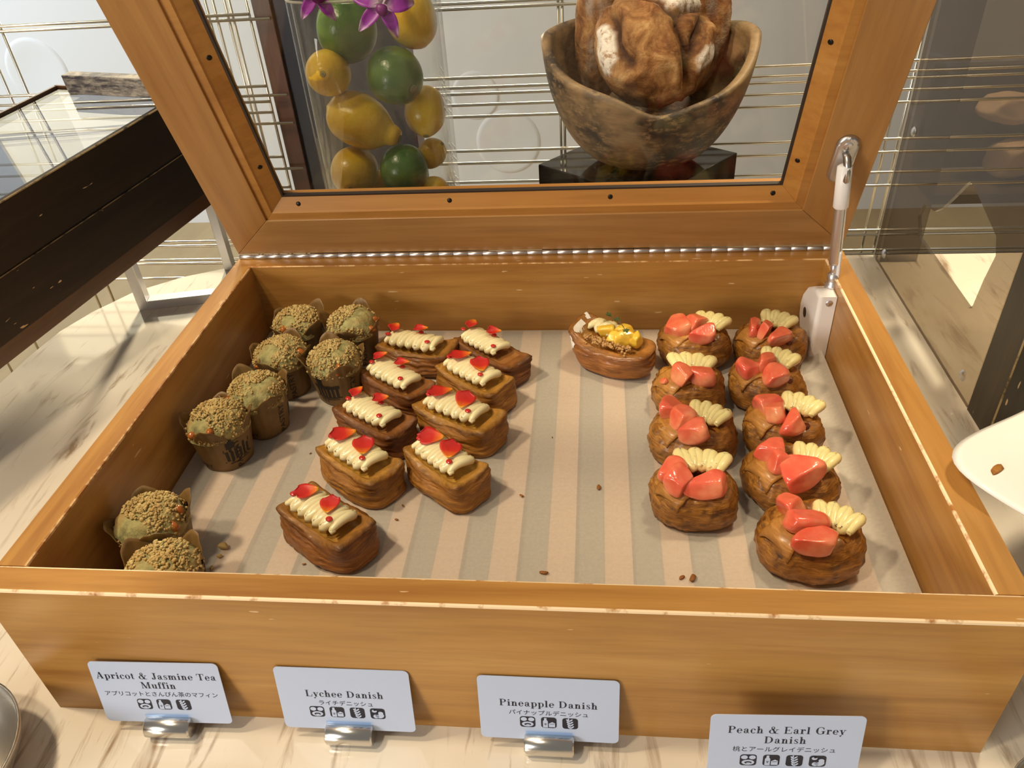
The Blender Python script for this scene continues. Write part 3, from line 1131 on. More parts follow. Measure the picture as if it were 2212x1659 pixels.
def peach_body(seed, R, h):
    NU = 128
    V, F, tone, dark = [], [], [], []
    prof = [(0.0, 0.0), (0.74, 0.0), (0.84, 0.03), (0.905, 0.09), (0.95, 0.17), (0.98, 0.26), (0.995, 0.35), (1.0, 0.43), (0.99, 0.52), (0.965, 0.61), (0.93, 0.70), (0.885, 0.78), (0.83, 0.85), (0.77, 0.905), (0.70, 0.95), (0.62, 0.985), (0.54, 1.0),
            (0.46, 0.98), (0.39, 0.92), (0.33, 0.84), (0.25, 0.79), (0.12, 0.77), (0.0, 0.77)]
    rnd = random.Random(seed)
    fa = math.radians(205 + rnd.uniform(-15, 15))        # direction of the folded flap
    for k, (s, t) in enumerate(prof):
        for i in range(NU):
            th = 2 * PI * i / NU
            c, sn = math.cos(th), math.sin(th)
            n_exp = 2.5
            r = 1.0 / ((abs(c) ** n_exp + abs(sn / 0.93) ** n_exp) ** (1 / n_exp))
            r *= 1 + 0.05 * nz(Vector((c * 1.3, sn * 1.3, seed * 2.7)))
            x, y, z = R * r * s * c, R * r * s * sn, h * t
            dk = 0.0
            if s > 0.2:
                p = Vector((c * 2.2, sn * 2.2, t * 3.0 + seed))
                ridge = math.sin(t * 46 + 6.5 * nz(p) + 2 * nz(p * 4)) * 0.00055 * (1 if t < 0.9 else 0.3)
                fold = math.sin(th * 11 + 3 * nz(Vector((c, sn, seed)))) * 0.0007 * max(0, math.cos(th - 0.3)) * (1 if s < 0.95 else 0.6)
                d = 0.0030 * nz(Vector((c * 1.8 * s, sn * 1.8 * s, t * 1.6 + seed * 1.9))) + 0.0012 * nz(p * 3.0)
                q = 1 + (ridge + d) / (R * max(s, .3))
                x, y = x * q, y * q
                dk = max(0, ridge / 0.00055 - 0.30) * (1 if t < 0.92 else 0.4) + 0.8 * max(0, nz(p * 1.7 + Vector((4, 0, 0))) - 0.12) + max(0, fold / 0.0007 - 0.45) * 0.8
                z += (d * 0.8 + fold) * (1 if t > 0.3 else 0)
            # flap: a flat square-ish leaf of dough folded over on one side
            da = (th - fa + PI) % (2 * PI) - PI
            V.append((x, y, max(z, 0)))
            tone.append(0.0)
            dark.append(min(1, max(0, dk)))
    n = len(prof)
    for k in range(n - 1):
        for i in range(NU):
            j = (i + 1) % NU
            F.append((k * NU + i, k * NU + j, (k + 1) * NU + j, (k + 1) * NU + i))
    return V, F, tone, dark


NBR = {}


def neighbours(sub):
    if sub not in NBR:
        nb = [set() for _ in ICO[sub][0]]
        for f in ICO[sub][1]:
            for a in f:
                nb[a].update(q for q in f if q != a)
        NBR[sub] = [list(q) for q in nb]
    return NBR[sub]


def chunk_geo(lx, ly, lz, seed, cuts=4, sub=3, soft=1):
    """irregular cut piece: a ball sliced by random planes, edges softened"""
    rnd = random.Random(seed)
    vs = [v.copy() for v in ICO[sub][0]]
    planes = []
    for k in range(cuts):
        a = 2 * PI * (k + rnd.uniform(-0.25, 0.25)) / cuts
        n = Vector((math.cos(a), math.sin(a), rnd.uniform(-0.3, 0.45))).normalized()
        planes.append((n, rnd.uniform(0.42, 0.72)))
    planes.append((Vector((rnd.uniform(-0.3, 0.3), rnd.uniform(-0.3, 0.3), 1)).normalized(), rnd.uniform(0.5, 0.75)))
    for _ in range(2):
        for n, d in planes:
            for v in vs:
                q = v.dot(n) - d
                if q > 0:
                    v -= n * (q * 0.96)
    nb = neighbours(sub)
    for _ in range(soft):
        vs = [(v + sum((vs[q] for q in nb[k]), Vector())) / (1 + len(nb[k])) for k, v in enumerate(vs)]
    out = []
    for v in vs:
        w = v * (1 + 0.05 * nz(v * 2.0 + Vector((seed, 0, 0))) + 0.02 * nz(v * 6 + Vector((seed, 0, 0))))
        out.append(Vector((w.x * lx * 0.74, w.y * ly * 0.74, w.z * lz * 0.8)))
    return out, ICO[sub][1]


PG = 'peach danishes with cream'
peach = [  # x, y, R, chunks (dx, dy, length, width, heading), cream (dx, dy), label
    (0.4898, 0.380, 0.0362, [(-0.0175, -0.009, 0.024, 0.020, 10), (-0.0002, -0.007, 0.024, 0.014, 35), (0.0050, -0.026, 0.024, 0.014, 25)], (0.0164, 0.000), 'peach danish in the back row beside the pineapple danish, large pink wedges at its left'),
    (0.5631, 0.377, 0.0350, [(-0.0190, -0.010, 0.017, 0.012, 75), (-0.0095, -0.018, 0.018, 0.011, 60), (0.0030, -0.027, 0.020, 0.016, 40)], (0.0075, 0.005), 'peach danish in the back right corner next to the white lid arm'),
    (0.4770, 0.303, 0.0345, [(-0.0240, -0.018, 0.006, 0.005, 0), (-0.0082, -0.019, 0.021, 0.014, -50), (0.0095, -0.018, 0.022, 0.014, -5)], (0.0024, 0.005), 'peach danish second from the back in the left peach column, cream behind its wedges'),
    (0.5494, 0.312, 0.0348, [(-0.0210, -0.014, 0.016, 0.017, 60), (-0.0044, -0.008, 0.020, 0.014, 20), (0.0010, -0.026, 0.019, 0.018, 40)], (0.0103, 0.003), 'peach danish second from the back in the right peach column, cream fan behind wedges'),
    (0.4748, 0.238, 0.0380, [(-0.0187, -0.001, 0.023, 0.023, 45), (-0.0125, -0.015, 0.021, 0.018, 30), (-0.0026, -0.031, 0.026, 0.017, 20)], (0.0118, -0.006), 'peach danish third from the back in the left column with its tall deep pink wedge'),
    (0.5522, 0.248, 0.0342, [(-0.0155, -0.004, 0.021, 0.016, -30), (-0.0110, -0.016, 0.017, 0.017, -30), (0.0014, -0.027, 0.024, 0.018, 40)], (0.0133, -0.003), 'peach danish third from the back in the right column, square dough flap at left'),
    (0.4687, 0.165, 0.0341, [(-0.0184, -0.005, 0.020, 0.017, 40), (-0.0124, -0.018, 0.022, 0.020, 50), (0.0057, -0.020, 0.028, 0.020, 15)], (0.0059, 0.007), 'peach danish at the front of the left peach column with pale orange wedges'),
    (0.5464, 0.186, 0.0372, [(-0.0150, -0.002, 0.023, 0.017, 0), (-0.0124, -0.016, 0.019, 0.016, 30), (0.0002, -0.027, 0.031, 0.026, 50)], (0.0155, -0.008), 'peach danish second from the front in the right column with one very broad pink wedge'),
    (0.5467, 0.119, 0.0375, [(-0.0138, 0.004, 0.019, 0.017, 60), (-0.0074, -0.013, 0.027, 0.015, 5), (-0.0042, -0.029, 0.027, 0.018, 12)], (0.0162, -0.006), 'peach danish nearest the front right corner, dark jam showing beside its wedges'),
]
UP = [(1.0, 0.43), (0.99, 0.52), (0.965, 0.61), (0.93, 0.70), (0.885, 0.78), (0.83, 0.85), (0.77, 0.905), (0.70, 0.95), (0.62, 0.985), (0.54, 1.0), (0.0, 1.0)]


def upper_z(r):
    for (r0, t0), (r1, t1) in zip(UP, UP[1:]):
        if r1 <= r <= r0:
            return t0 + (t1 - t0) * (r0 - r) / (r0 - r1)
    return 0.43 - (r - 1.0) * 2.0


for i, (x, y, R, chs, cr, lab) in enumerate(peach):
    rnd = random.Random(i + 40)
    root = thing('peach_danish', lab, 'pastry', (x, y, ZP), (0, 0, 0), PG)
    h = 0.0345
    v, f, tn, dk = peach_body(i + 3, R, h)
    v = [(p[0], p[1] * 0.93, p[2]) for p in v]
    mesh_obj('pastry_shell', v, f, 'pastry_peach', root, tone=tn, dark=dk)
    # square leaf of dough folded over the left shoulder
    V2, F2, t2 = [], [], []
    fl = math.radians(208 + rnd.uniform(-14, 14))
    cu, su = math.cos(fl), math.sin(fl)
    nn = 12
    for p in range(nn + 1):
        for q in range(nn + 1):
            uu = 0.26 + 0.62 * p / nn
            ww = (q / nn - 0.5) * 0.80 * (1 + 0.10 * nz(Vector((p * 0.4, i, 0))))
            rr = math.hypot(uu, ww)
            zz = h * upper_z(rr) + 0.0006 * nz(Vector((p * 0.7, q * 0.7, i)))
            V2.append((R * (uu * cu - ww * su), R * 0.93 * (uu * su + ww * cu), zz + 0.0014))
            t2.append(0.55)
    for p in range(nn):
        for q in range(nn):
            z0 = p * (nn + 1) + q
            F2.append((z0, z0 + 1, z0 + nn + 2, z0 + nn + 1))
    solidify(mesh_obj('dough_flap', V2, F2, 'pastry_peach', root, tone=t2), 0.0026)
    v, f = zigzag_cream(0.030, 0.0165, 8, 0.0042, 0.002, i + 11, arc=1.0)
    o = mesh_obj('cream', v, f, 'cream_speckled', root, loc=(cr[0], cr[1] + 0.007, h + 0.0045), rot=(0.15, 0.0, math.radians(-28)))
    if i in (2, 6):
        o.rotation_euler = (0.1, 0, math.radians(-8))
        o.scale = (1.25, 1, 1)
    for k, (dx, dy, lx, ly, an) in enumerate(chs):
        tiny = lx < 0.01
        v, f = chunk_geo(lx * 1.0, ly * 1.0, 0.004 if tiny else 0.0140, i * 10 + k + 5, 3 + (k % 2), 4, 3)
        wd = mesh_obj('peach_wedge', v, f, 'peach_flesh', root, loc=(dx, dy + 0.006, h + (0.001 if tiny else 0.0062) + 0.002 * (k == 1)),
                 rot=(rnd.uniform(-0.3, 0.3), rnd.uniform(-0.3, 0.3), math.radians(an)))
    v, f = chunk_geo(0.012, 0.009, 0.004, i + 70, 5, 2)
    mesh_obj('jam', v, f, 'jam_dark', root, loc=(0.013, -0.016, h * 0.93))


# pineapple danish
def pineapple():
    root = thing('pineapple_danish', 'single pineapple danish with thyme, crumble and a sugar dusted corner', 'pastry', (0.408, 0.367, ZP), (0, 0, math.radians(-30)))
    v, f, tn, dk = danish_body(61, 0.044, 0.0230, 0.030, 3.4, base=0.90, corner=0.6)
    v = [(p[0], p[1] * (1 + 0.10 * smooth01(-p[0] / 0.02)), p[2] * (1 + 0.28 * smooth01((-p[0] - 0.005) / 0.035))) for p in v]
    mesh_obj('pastry_shell', v, f, 'pastry_pineapple', root, tone=tn, dark=dk)
    v, f = zigzag_cream(0.030, 0.014, 5, 0.0042, 0.003, 77)
    mesh_obj('cream', v, f, 'cream_pale', root, loc=(-0.014, 0.010, 0.034))
    for k, (x, y, z, lx, ly, an) in enumerate([(-0.008, 0.004, 0.036, 0.022, 0.014, 20), (0.006, 0.010, 0.037, 0.020, 0.013, 5), (0.013, -0.001, 0.037, 0.022, 0.013, 50), (0.024, 0.004, 0.037, 0.016, 0.013, 75), (0.004, -0.004, 0.035, 0.014, 0.012, 0)]):
        v, f = chunk_geo(lx * 1.0, ly * 1.0, 0.012, 300 + k, 4)
        mesh_obj('pineapple_chunk', v, f, 'pineapple_flesh', root, loc=(x, y, z), rot=(0.1 * k, -0.1, math.radians(an)))
    rnd = random.Random(8)
    parts = []
    for k in range(150):
        t = rnd.random()
        x = -0.026 + 0.052 * t
        y = -0.0115 + rnd.gauss(0, 0.0032)
        r = rnd.uniform(0.0007, 0.0020)
        z = 0.0318 + rnd.random() * 0.004 * (1 - abs(y + 0.0115) / 0.01)
        parts.append(([q * r * (1 + 0.3 * nz(q * 2 + Vector((k, 0, 0)))) + Vector((x, y, z)) for q in ICO[1][0]], ICO[1][1]))
    v, f = merge(parts)
    mesh_obj('crumble', v, f, 'crumble_tan', root)['kind'] = 'stuff'
    # sugar: a thin frosting cap hugging the left end
    v, f, _, _ = danish_body(61, 0.044, 0.0230, 0.030, 3.4, base=0.90, corner=0.6)
    v = [(p[0], p[1] * (1 + 0.10 * smooth01(-p[0] / 0.02)), p[2] * (1 + 0.28 * smooth01((-p[0] - 0.005) / 0.035))) for p in v]
    keep = [q for q in f if len(q) == 4 and all(v[a][2] > 0.016 and v[a][0] < -0.032 + 0.006 * nz(Vector(v[a]) * 150) and nz(Vector(v[a]) * 140) > -0.12 for a in q)]
    idx = sorted({a for q in keep for a in q})
    mp = {a: n for n, a in enumerate(idx)}
    sv = [Vector(v[a]) * 1.012 + Vector((0, 0, 0.0003)) for a in idx]
    if keep:
        mesh_obj('sugar_dusting', sv, [tuple(mp[a] for a in q) for q in keep], 'sugar_white', root)
    # thyme sprig
    sp = bpy.data.objects.new('thyme_sprig', None)
    link(sp, root)
    path = [Vector((-0.014, 0.016, 0.0465)), Vector((-0.004, 0.012, 0.0472)), Vector((0.006, 0.006, 0.0478)), Vector((0.016, -0.003, 0.0470))]
    tube('stem', path, [0.0004, 0.0005, 0.0005, 0.0003], 'thyme_stem', sp, 6)
    for c in (path[0], path[1].lerp(path[2], 0.3), path[3]):
        parts = []
        for k in range(7):
            a = 2 * PI * k / 7 + rnd.random()
            L = rnd.uniform(0.0035, 0.0055)
            d = Vector((math.cos(a), math.sin(a), 0.25))
            s = Vector((-math.sin(a), math.cos(a), 0))
            parts.append(([c + d * (L * q) + s * (w * 0.0012) + Vector((0, 0, h_)) for q, w, h_ in ((0, 0, 0), (0.5, 1, 0.0003), (1, 0, 0), (0.5, -1, 0.0003), (0.5, 0, -0.0003))],
                          [(0, 1, 2), (0, 2, 3), (0, 4, 1), (1, 4, 2), (2, 4, 3), (3, 4, 0)]))
        v, f = merge(parts)
        mesh_obj('leaf_cluster', v, f, 'thyme_green', sp, smooth=False)


pineapple()

# ------------------------------------------------------------------ printed text as flat meshes
TXT = {}


def text_geo(s, size):
    """glyph outlines of the built-in font as vertices and faces in the x-y plane, centred"""
    key = (s, size)
    if key in TXT:
        return TXT[key]
    cu = bpy.data.curves.new('txt', 'FONT')
    cu.body = s
    cu.size = size
    cu.align_x = 'CENTER'
    cu.resolution_u = 4
    o = bpy.data.objects.new('txt', cu)
    C.objects.link(o)
    dg = bpy.context.evaluated_depsgraph_get()
    me = bpy.data.meshes.new_from_object(o.evaluated_get(dg))
    v = [x.co.copy() for x in me.vertices]
    f = [tuple(p.vertices) for p in me.polygons]
    bpy.data.objects.remove(o)
    bpy.data.curves.remove(cu)
    bpy.data.meshes.remove(me)
    TXT[key] = (v, f)
    return v, f


# ------------------------------------------------------------------ muffins
def wrapper_r(th, t, seed):
    """tulip paper: radius at angle th, height fraction t"""
    pl = 0.0006 * math.sin(th * 22 + seed)
    sq = 0.06 * math.cos(4 * (th - seed * 0.7))
    return 0.0235 + 0.0085 * t + 0.0006 * math.sin(th * 5 + seed) + pl * t + 0.034 * sq * max(0, t - 0.45) + 0.0045 * max(0, t - 0.8) / 0.4


def wrapper_h(th, seed):
    return 0.0475 + 0.0085 * math.cos(4 * (th - seed * 0.7)) + 0.003 * math.sin(3 * th + seed)


def wrap_print(root_part, geo, th0, z0, rot, seed):
    v, f = geo
    out = []
    c, s = math.cos(rot), math.sin(rot)
    for p in v:
        x, y = p.x * c - p.y * s, p.x * s + p.y * c
        z = z0 + y
        t = z / 0.055
        th = th0 + x / 0.029
        r = wrapper_r(th, t, seed) + 0.0005
        out.append((r * math.cos(th), r * math.sin(th), z))
    return mesh_obj('print', out, f, 'print_ink', root_part, smooth=False)


def subdiv_geo(v, f, n=1):
    bm = bmesh.new()
    bv = [bm.verts.new(x) for x in v]
    for q in f:
        try:
            bm.faces.new([bv[i] for i in q])
        except ValueError:
            pass
    bmesh.ops.subdivide_edges(bm, edges=[e for e in bm.edges if e.calc_length() > 0.003], cuts=n, use_grid_fill=True)
    bm.verts.index_update()
    vv = [x.co.copy() for x in bm.verts]
    ff = [tuple(a.index for a in q.verts) for q in bm.faces]
    bm.free()
    return vv, ff


def house_geo(k=1.0):
    P = []

    def q(x0, y0, x1, y1):
        P.append(([Vector((a * k, b * k, 0)) for a, b in ((x0, y0), (x1, y0), (x1, y1), (x0, y1))], [(0, 1, 2, 3)]))
    for i in range(6):
        q(-0.012 + 0.004 * i, 0.000, -0.0095 + 0.004 * i, 0.010 - 0.001 * (i % 2))
    q(-0.013, 0.009, 0.012, 0.0125)
    q(-0.010, 0.0125, -0.003, 0.0185)
    q(-0.008, 0.0185, -0.0045, 0.0215)
    q(-0.014, -0.0015, 0.013, -0.0003)
    q(-0.010, -0.0032, 0.010, -0.0024)
    v, f = merge(P)
    return subdiv_geo(v, f, 3)


MG = 'crumb topped muffins in kraft paper'
muffins = [  # x, y, turn, label
    (0.058, 0.221, 0.2, 'crumb muffin by the left wall, nearest front of the back cluster'),
    (0.078, 0.265, 1.1, 'crumb muffin behind the front one of the cluster, touching it at back right'),
    (0.081, 0.326, 2.0, 'crumb muffin by the left wall in the middle row of the cluster'),
    (0.138, 0.318, 2.9, 'crumb muffin with a house printed on its wrapper, beside the dark danishes'),
    (0.081, 0.385, 3.7, 'crumb muffin in the back left corner of the case'),
    (0.139, 0.383, 4.4, 'crumb muffin against the back panel, right of the corner muffin'),
    (0.0535, 0.102, 5.3, 'crumb muffin standing apart near the front left corner, shadow at its right'),
    (0.086, 0.0535, 6.1, 'crumb muffin half hidden behind the front rim at the left'),
]
for i, (x, y, sd, lab) in enumerate(muffins):
    rnd = random.Random(500 + i)
    root = thing('crumb_muffin', lab, 'muffin', (x, y, ZP), (0, 0, 0), MG)
    root.scale = (0.9, 0.9, 0.93)
    NU, NV = 88, 16
    V, F = [], []
    for k in range(NV + 1):
        for a in range(NU):
            th = 2 * PI * a / NU
            t = k / NV
            z = 0.0004 + t * wrapper_h(th, sd)
            r = wrapper_r(th, z / 0.055, sd)
            V.append((r * math.cos(th), r * math.sin(th), z))
    for k in range(NV):
        for a in range(NU):
            b = (a + 1) % NU
            F.append((k * NU + a, k * NU + b, (k + 1) * NU + b, (k + 1) * NU + a))
    F.append(tuple(reversed(range(NU))))
    wr = mesh_obj('paper_wrapper', V, F, 'kraft_paper', root)
    solidify(wr, 0.0004)
    # dome
    V, F = [], []
    NU, NV = 72, 22
    for k in range(NV + 1):
        ph = k / NV
        for a in range(NU):
            th = 2 * PI * a / NU
            r = 0.0298 * math.cos(ph * PI / 2) ** 0.62
            z = 0.037 + 0.0215 * math.sin(ph * PI / 2)
            p = Vector((r * math.cos(th), r * math.sin(th), z))
            n = 0.0035 * fbm(p * 75 + Vector((i * 5.1, 0, 0)), 4)
            q = p + Vector((math.cos(th) * math.cos(ph * 1.4), math.sin(th) * math.cos(ph * 1.4), math.sin(ph * 1.5))) * n
            V.append(q)
    for k in range(NV):
        for a in range(NU):
            b = (a + 1) % NU
            F.append((k * NU + a, k * NU + b, (k + 1) * NU + b, (k + 1) * NU + a))
    mesh_obj('muffin_top', V, F, 'muffin_crumb', root)
    parts = []
    patch = rnd.uniform(0, 6)
    for k in range(900):
        th = rnd.uniform(0, 2 * PI)
        ph = rnd.random() ** 0.75
        dens = nz(Vector((math.cos(th) * (1 - ph) * 2.2, math.sin(th) * (1 - ph) * 2.2, patch)))
        if dens < -0.16 and ph > 0.2:
            continue
        r = 0.0302 * math.cos(ph * PI / 2) ** 0.62
        z = 0.0375 + 0.0220 * math.sin(ph * PI / 2)
        s = rnd.uniform(0.0006, 0.0015) * (1.5 if rnd.random() < 0.12 else 1)
        c = Vector((r * math.cos(th), r * math.sin(th), z))
        o3 = Vector((k * 1.7, i, 0))
        parts.append(([q * s * (1 + 0.6 * nz(q * 1.3 + o3)) + c for q in ICO[1][0]], ICO[1][1]))
    v, f = merge(parts)
    mesh_obj('crumb_topping', v, f, 'muffin_streusel', root)['kind'] = 'stuff'
    for k in range(2):
        th = rnd.uniform(-2.6, 0.2)
        ph = rnd.uniform(0.15, 0.45)
        r = 0.0298 * math.cos(ph * PI / 2) ** 0.62
        v, f = chunk_geo(0.0095, 0.008, 0.006, 900 + i * 3 + k, 4, 2)
        mesh_obj('apricot_piece', v, f, 'apricot', root, loc=(r * math.cos(th), r * math.sin(th), 0.0375 + 0.0215 * math.sin(ph * PI / 2)), rot=(rnd.random(), rnd.random(), th))
    hv, hf = house_geo(1.25)
    wrap_print(wr, (hv, hf), -1.75 if i == 3 else (-0.6 + 1.3 * (i % 3)), 0.013, 0, sd)
    for k, (txt, th, z, rot, size) in enumerate([('PASTRY', -0.55, 0.018, PI / 2, 0.010), ('TRY', -2.05, 0.004, 0, 0.008), ('S', -2.75, 0.030, 0.3, 0.012), ('P', 1.3, 0.034, 0.2, 0.012), ('RY', 2.6, 0.032, -0.3, 0.011)]):
        g_ = text_geo(txt, size)
        wrap_print(wr, g_, th + 0.35 * math.sin(i * 2.1), z, rot, sd)

# ------------------------------------------------------------------ crumbs on the parchment
crumbs = [(0.097, 0.111, .0042, 'muffin', 'largest tan muffin crumb beside the front left muffin'), (0.097, 0.102, .0022, 'muffin', 'small tan muffin crumb just in front of the largest one'),
          (0.095, 0.090, .0018, 'muffin', 'tan muffin crumb near the front rim at the left'), (0.394, 0.187, .0034, 'flake', 'dark brown crumb alone in the middle of the parchment'),
          (0.330, 0.176, .0026, 'flake', 'thin pastry sliver right of the front lychee column'), (0.353, 0.095, .0034, 'flake', 'ragged golden crumb by the middle of the front rim'),
          (0.454, 0.094, .0028, 'flake', 'thin curled flake left of the square one near front rim'), (0.462, 0.094, .0042, 'flake', 'square brown pastry flake near the front rim, right of middle'),
          (0.352, 0.252, .0010, 'flake', 'tiny crumb between the lychee and peach columns'), (0.232, 0.162, .0016, 'flake', 'small crumb behind the lone front lychee danish'),
          (0.230, 0.146, .0018, 'flake', 'small brown crumb just right of the lone front lychee danish'), (0.167, 0.097, .0018, 'flake', 'small crumb left of the lone front lychee danish near front rim'),
          (0.133, 0.226, .0014, 'flake', 'tiny crumb in the gap left of the golden front lychee danish'), (0.518, 0.147, .0040, 'flake', 'golden flake at the left foot of the nearest peach danish')]
for i, (x, y, r, kind, lab) in enumerate(crumbs):
    fl = kind == 'flake'
    v, f = chunk_geo(2 * r, (1.1 if fl else 1.7) * r, (0.5 if fl else 1.3) * r, 1200 + i, 4, 2)
    zmin = min(p.z for p in v)
    o = mesh_obj('pastry_crumb' if fl else 'muffin_crumb', v, f, 'pastry_mid' if fl else 'muffin_streusel', None, loc=(x, y, 0.0508 - zmin), rot=(0, 0, 0.6 * i))
    tag(o, lab, 'crumb', 'crumbs on the parchment')

# ------------------------------------------------------------------ food signs
T_, HL = 0.125, 0.034            # thick stem and hairline of the lettering, in em


class Glyph:
    def __init__(self):
        self.p = []

    def quad(self, a, b, c, d):
        self.p.append(([Vector((*q, 0)) for q in (a, b, c, d)], [(0, 1, 2, 3)]))
        return self

    def rect(self, x0, y0, x1, y1):
        return self.quad((x0, y0), (x1, y0), (x1, y1), (x0, y1))

    def stem(self, x, y0, y1, t=T_):
        return self.rect(x, y0, x + t, y1)

    def serif(self, x0, x1, y):
        return self.rect(x0, y - HL / 2, x1, y + HL / 2)

    def diag(self, x0, y0, x1, y1, t):
        return self.quad((x0, y0), (x0 + t, y0), (x1 + t, y1), (x1, y1))

    def arc(self, cx, cy, rx, ry, a0, a1, tmax=T_, tmin=HL, n=22):
        vs, fs = [], []
        for i in range(n + 1):
            a = math.radians(a0 + (a1 - a0) * i / n)
            c, s = math.cos(a), math.sin(a)
            k = abs(c) ** 1.3
            t = tmin + (tmax - tmin) * k
            vs.append(Vector((cx + rx * c, cy + ry * s, 0)))
            vs.append(Vector((cx + (rx - t) * c, cy + (ry - tmin - 0.3 * (t - tmin) * abs(s)) * s, 0)))
        for i in range(n):
            fs.append((2 * i, 2 * i + 2, 2 * i + 3, 2 * i + 1))
        self.p.append((vs, fs))
        return self

    def dot(self, cx, cy, r):
        vs = [Vector((cx + r * math.cos(2 * PI * i / 14), cy + r * math.sin(2 * PI * i / 14), 0)) for i in range(14)]
        self.p.append((vs, [tuple(range(14))]))
        return self


CAP, XH = 0.70, 0.46


def glyph(ch):
    """modern-face serif letters: strong stems, hairline joins, flat serifs -> (geometry, advance)"""
    g = Glyph()
    G = g
    if ch == 'A':
        G.diag(0.06, 0, 0.30, CAP, 0.04).diag(0.44, 0, 0.27, CAP, 0.14).rect(0.14, 0.2, 0.48, 0.2 + HL).serif(0, 0.2, 0.017).serif(0.38, 0.66, 0.017); w = 0.68
    elif ch == 'D':
        G.stem(0.07, 0, CAP).arc(0.24, 0.35, 0.38, 0.35, -90, 90, 0.14).rect(0, 0, 0.25, HL).rect(0, CAP - HL, 0.25, CAP); w = 0.68
    elif ch == 'E':
        G.stem(0.07, 0, CAP).rect(0, 0, 0.54, HL).rect(0, CAP - HL, 0.52, CAP).rect(0.19, 0.34, 0.38, 0.34 + HL).quad((0.50, 0), (0.54, 0), (0.57, 0.2), (0.54, 0.2)).quad((0.48, CAP), (0.52, CAP), (0.53, 0.53), (0.50, 0.53)).rect(0.36, 0.26, 0.39, 0.45); w = 0.60
    elif ch == 'G':
        G.arc(0.36, 0.35, 0.33, 0.37, 40, 320, 0.15).stem(0.50, 0.04, 0.30).serif(0.42, 0.70, 0.30).rect(0.56, 0.46, 0.59, 0.68); w = 0.72
    elif ch == 'J':
        G.stem(0.22, 0.10, CAP).arc(0.20, 0.13, 0.147, 0.14, -100, 0, 0.10).dot(0.09, 0.10, 0.075).serif(0.12, 0.45, CAP - 0.017).arc(0.16, 0.10, 0.12, 0.11, 180, 280, 0.05); w = 0.46
    elif ch == 'L':
        G.stem(0.07, 0, CAP).rect(0, 0, 0.52, HL).serif(0, 0.28, CAP - 0.017).quad((0.48, 0), (0.52, 0), (0.56, 0.26), (0.53, 0.26)); w = 0.58
    elif ch == 'M':
        G.rect(0.09, 0, 0.125, CAP).diag(0.36, 0.0, 0.07, CAP, 0.13).diag(0.38, 0.0, 0.62, CAP, 0.035).stem(0.62, 0, CAP).serif(0, 0.22, 0.017).serif(0.54, 0.84, 0.017).serif(0, 0.2, CAP - 0.017).serif(0.6, 0.84, CAP - 0.017); w = 0.86
    elif ch == 'P':
        G.stem(0.07, 0, CAP).arc(0.26, 0.52, 0.27, 0.18, -90, 90, 0.13).rect(0.1, CAP - HL, 0.27, CAP).rect(0.1, 0.34, 0.27, 0.34 + HL).serif(0, 0.30, 0.017).serif(0, 0.2, CAP - 0.017); w = 0.57
    elif ch == 'T':
        G.stem(0.24, 0, CAP).rect(0, CAP - HL, 0.60, CAP).serif(0.16, 0.44, 0.017).quad((0, CAP), (0.04, CAP), (0.03, 0.50), (0.0, 0.50)).quad((0.56, CAP), (0.60, CAP), (0.60, 0.50), (0.57, 0.50)); w = 0.62
    elif ch == 'a':
        G.stem(0.25, 0.05, 0.36, 0.115).arc(0.22, 0.33, 0.145, 0.14, 0, 150, 0.10).dot(0.10, 0.35, 0.055).arc(0.19, 0.125, 0.15, 0.135, 60, 330, 0.11).arc(0.41, 0.06, 0.07, 0.065, 180, 320, 0.06); w = 0.47
    elif ch == 'c':
        G.arc(0.22, 0.225, 0.20, 0.245, 45, 320, 0.12).dot(0.33, 0.36, 0.055); w = 0.41
    elif ch == 'd':
        G.stem(0.28, 0, CAP).arc(0.23, 0.225, 0.21, 0.245, 50, 310, 0.12).serif(0.20, 0.35, CAP - 0.017).serif(0.3, 0.48, 0.017); w = 0.51
    elif ch == 'e':
        G.arc(0.22, 0.225, 0.20, 0.245, 0, 322, 0.12).rect(0.06, 0.225, 0.42, 0.225 + HL); w = 0.44
    elif ch == 'f':
        G.stem(0.08, 0, 0.60, 0.115).arc(0.22, 0.58, 0.14, 0.14, 40, 180, 0.10).dot(0.31, 0.63, 0.055).rect(0, XH - HL, 0.30, XH).serif(0, 0.28, 0.017); w = 0.31
    elif ch == 'h':
        G.stem(0.07, 0, CAP).arc(0.28, 0.29, 0.14, 0.18, 0, 165, 0.11).stem(0.31, 0, 0.30, 0.115).serif(0, 0.14, CAP - 0.017).serif(0, 0.26, 0.017).serif(0.25, 0.49, 0.017); w = 0.52
    elif ch == 'i':
        G.stem(0.07, 0, XH).serif(0, 0.14, XH - 0.017).serif(0, 0.26, 0.017).dot(0.13, 0.62, 0.068); w = 0.28
    elif ch == 'l':
        G.stem(0.07, 0, CAP).serif(0, 0.14, CAP - 0.017).serif(0, 0.26, 0.017); w = 0.28
    elif ch == 'm':
        G.stem(0.07, 0, XH).serif(0, 0.14, XH - 0.017).serif(0, 0.26, 0.017)
        for q in (0, 0.25):
            G.arc(0.27 + q, 0.29, 0.135, 0.18, 0, 165, 0.11).stem(0.295 + q, 0, 0.30, 0.115).serif(0.24 + q, 0.47 + q, 0.017)
        w = 0.76
    elif ch == 'n':
        G.stem(0.07, 0, XH).arc(0.28, 0.29, 0.14, 0.18, 0, 165, 0.11).stem(0.31, 0, 0.30, 0.115).serif(0, 0.14, XH - 0.017).serif(0, 0.26, 0.017).serif(0.25, 0.49, 0.017); w = 0.52
    elif ch == 'o':
        G.arc(0.225, 0.225, 0.21, 0.245, 0, 360, 0.12); w = 0.46
    elif ch == 'p':
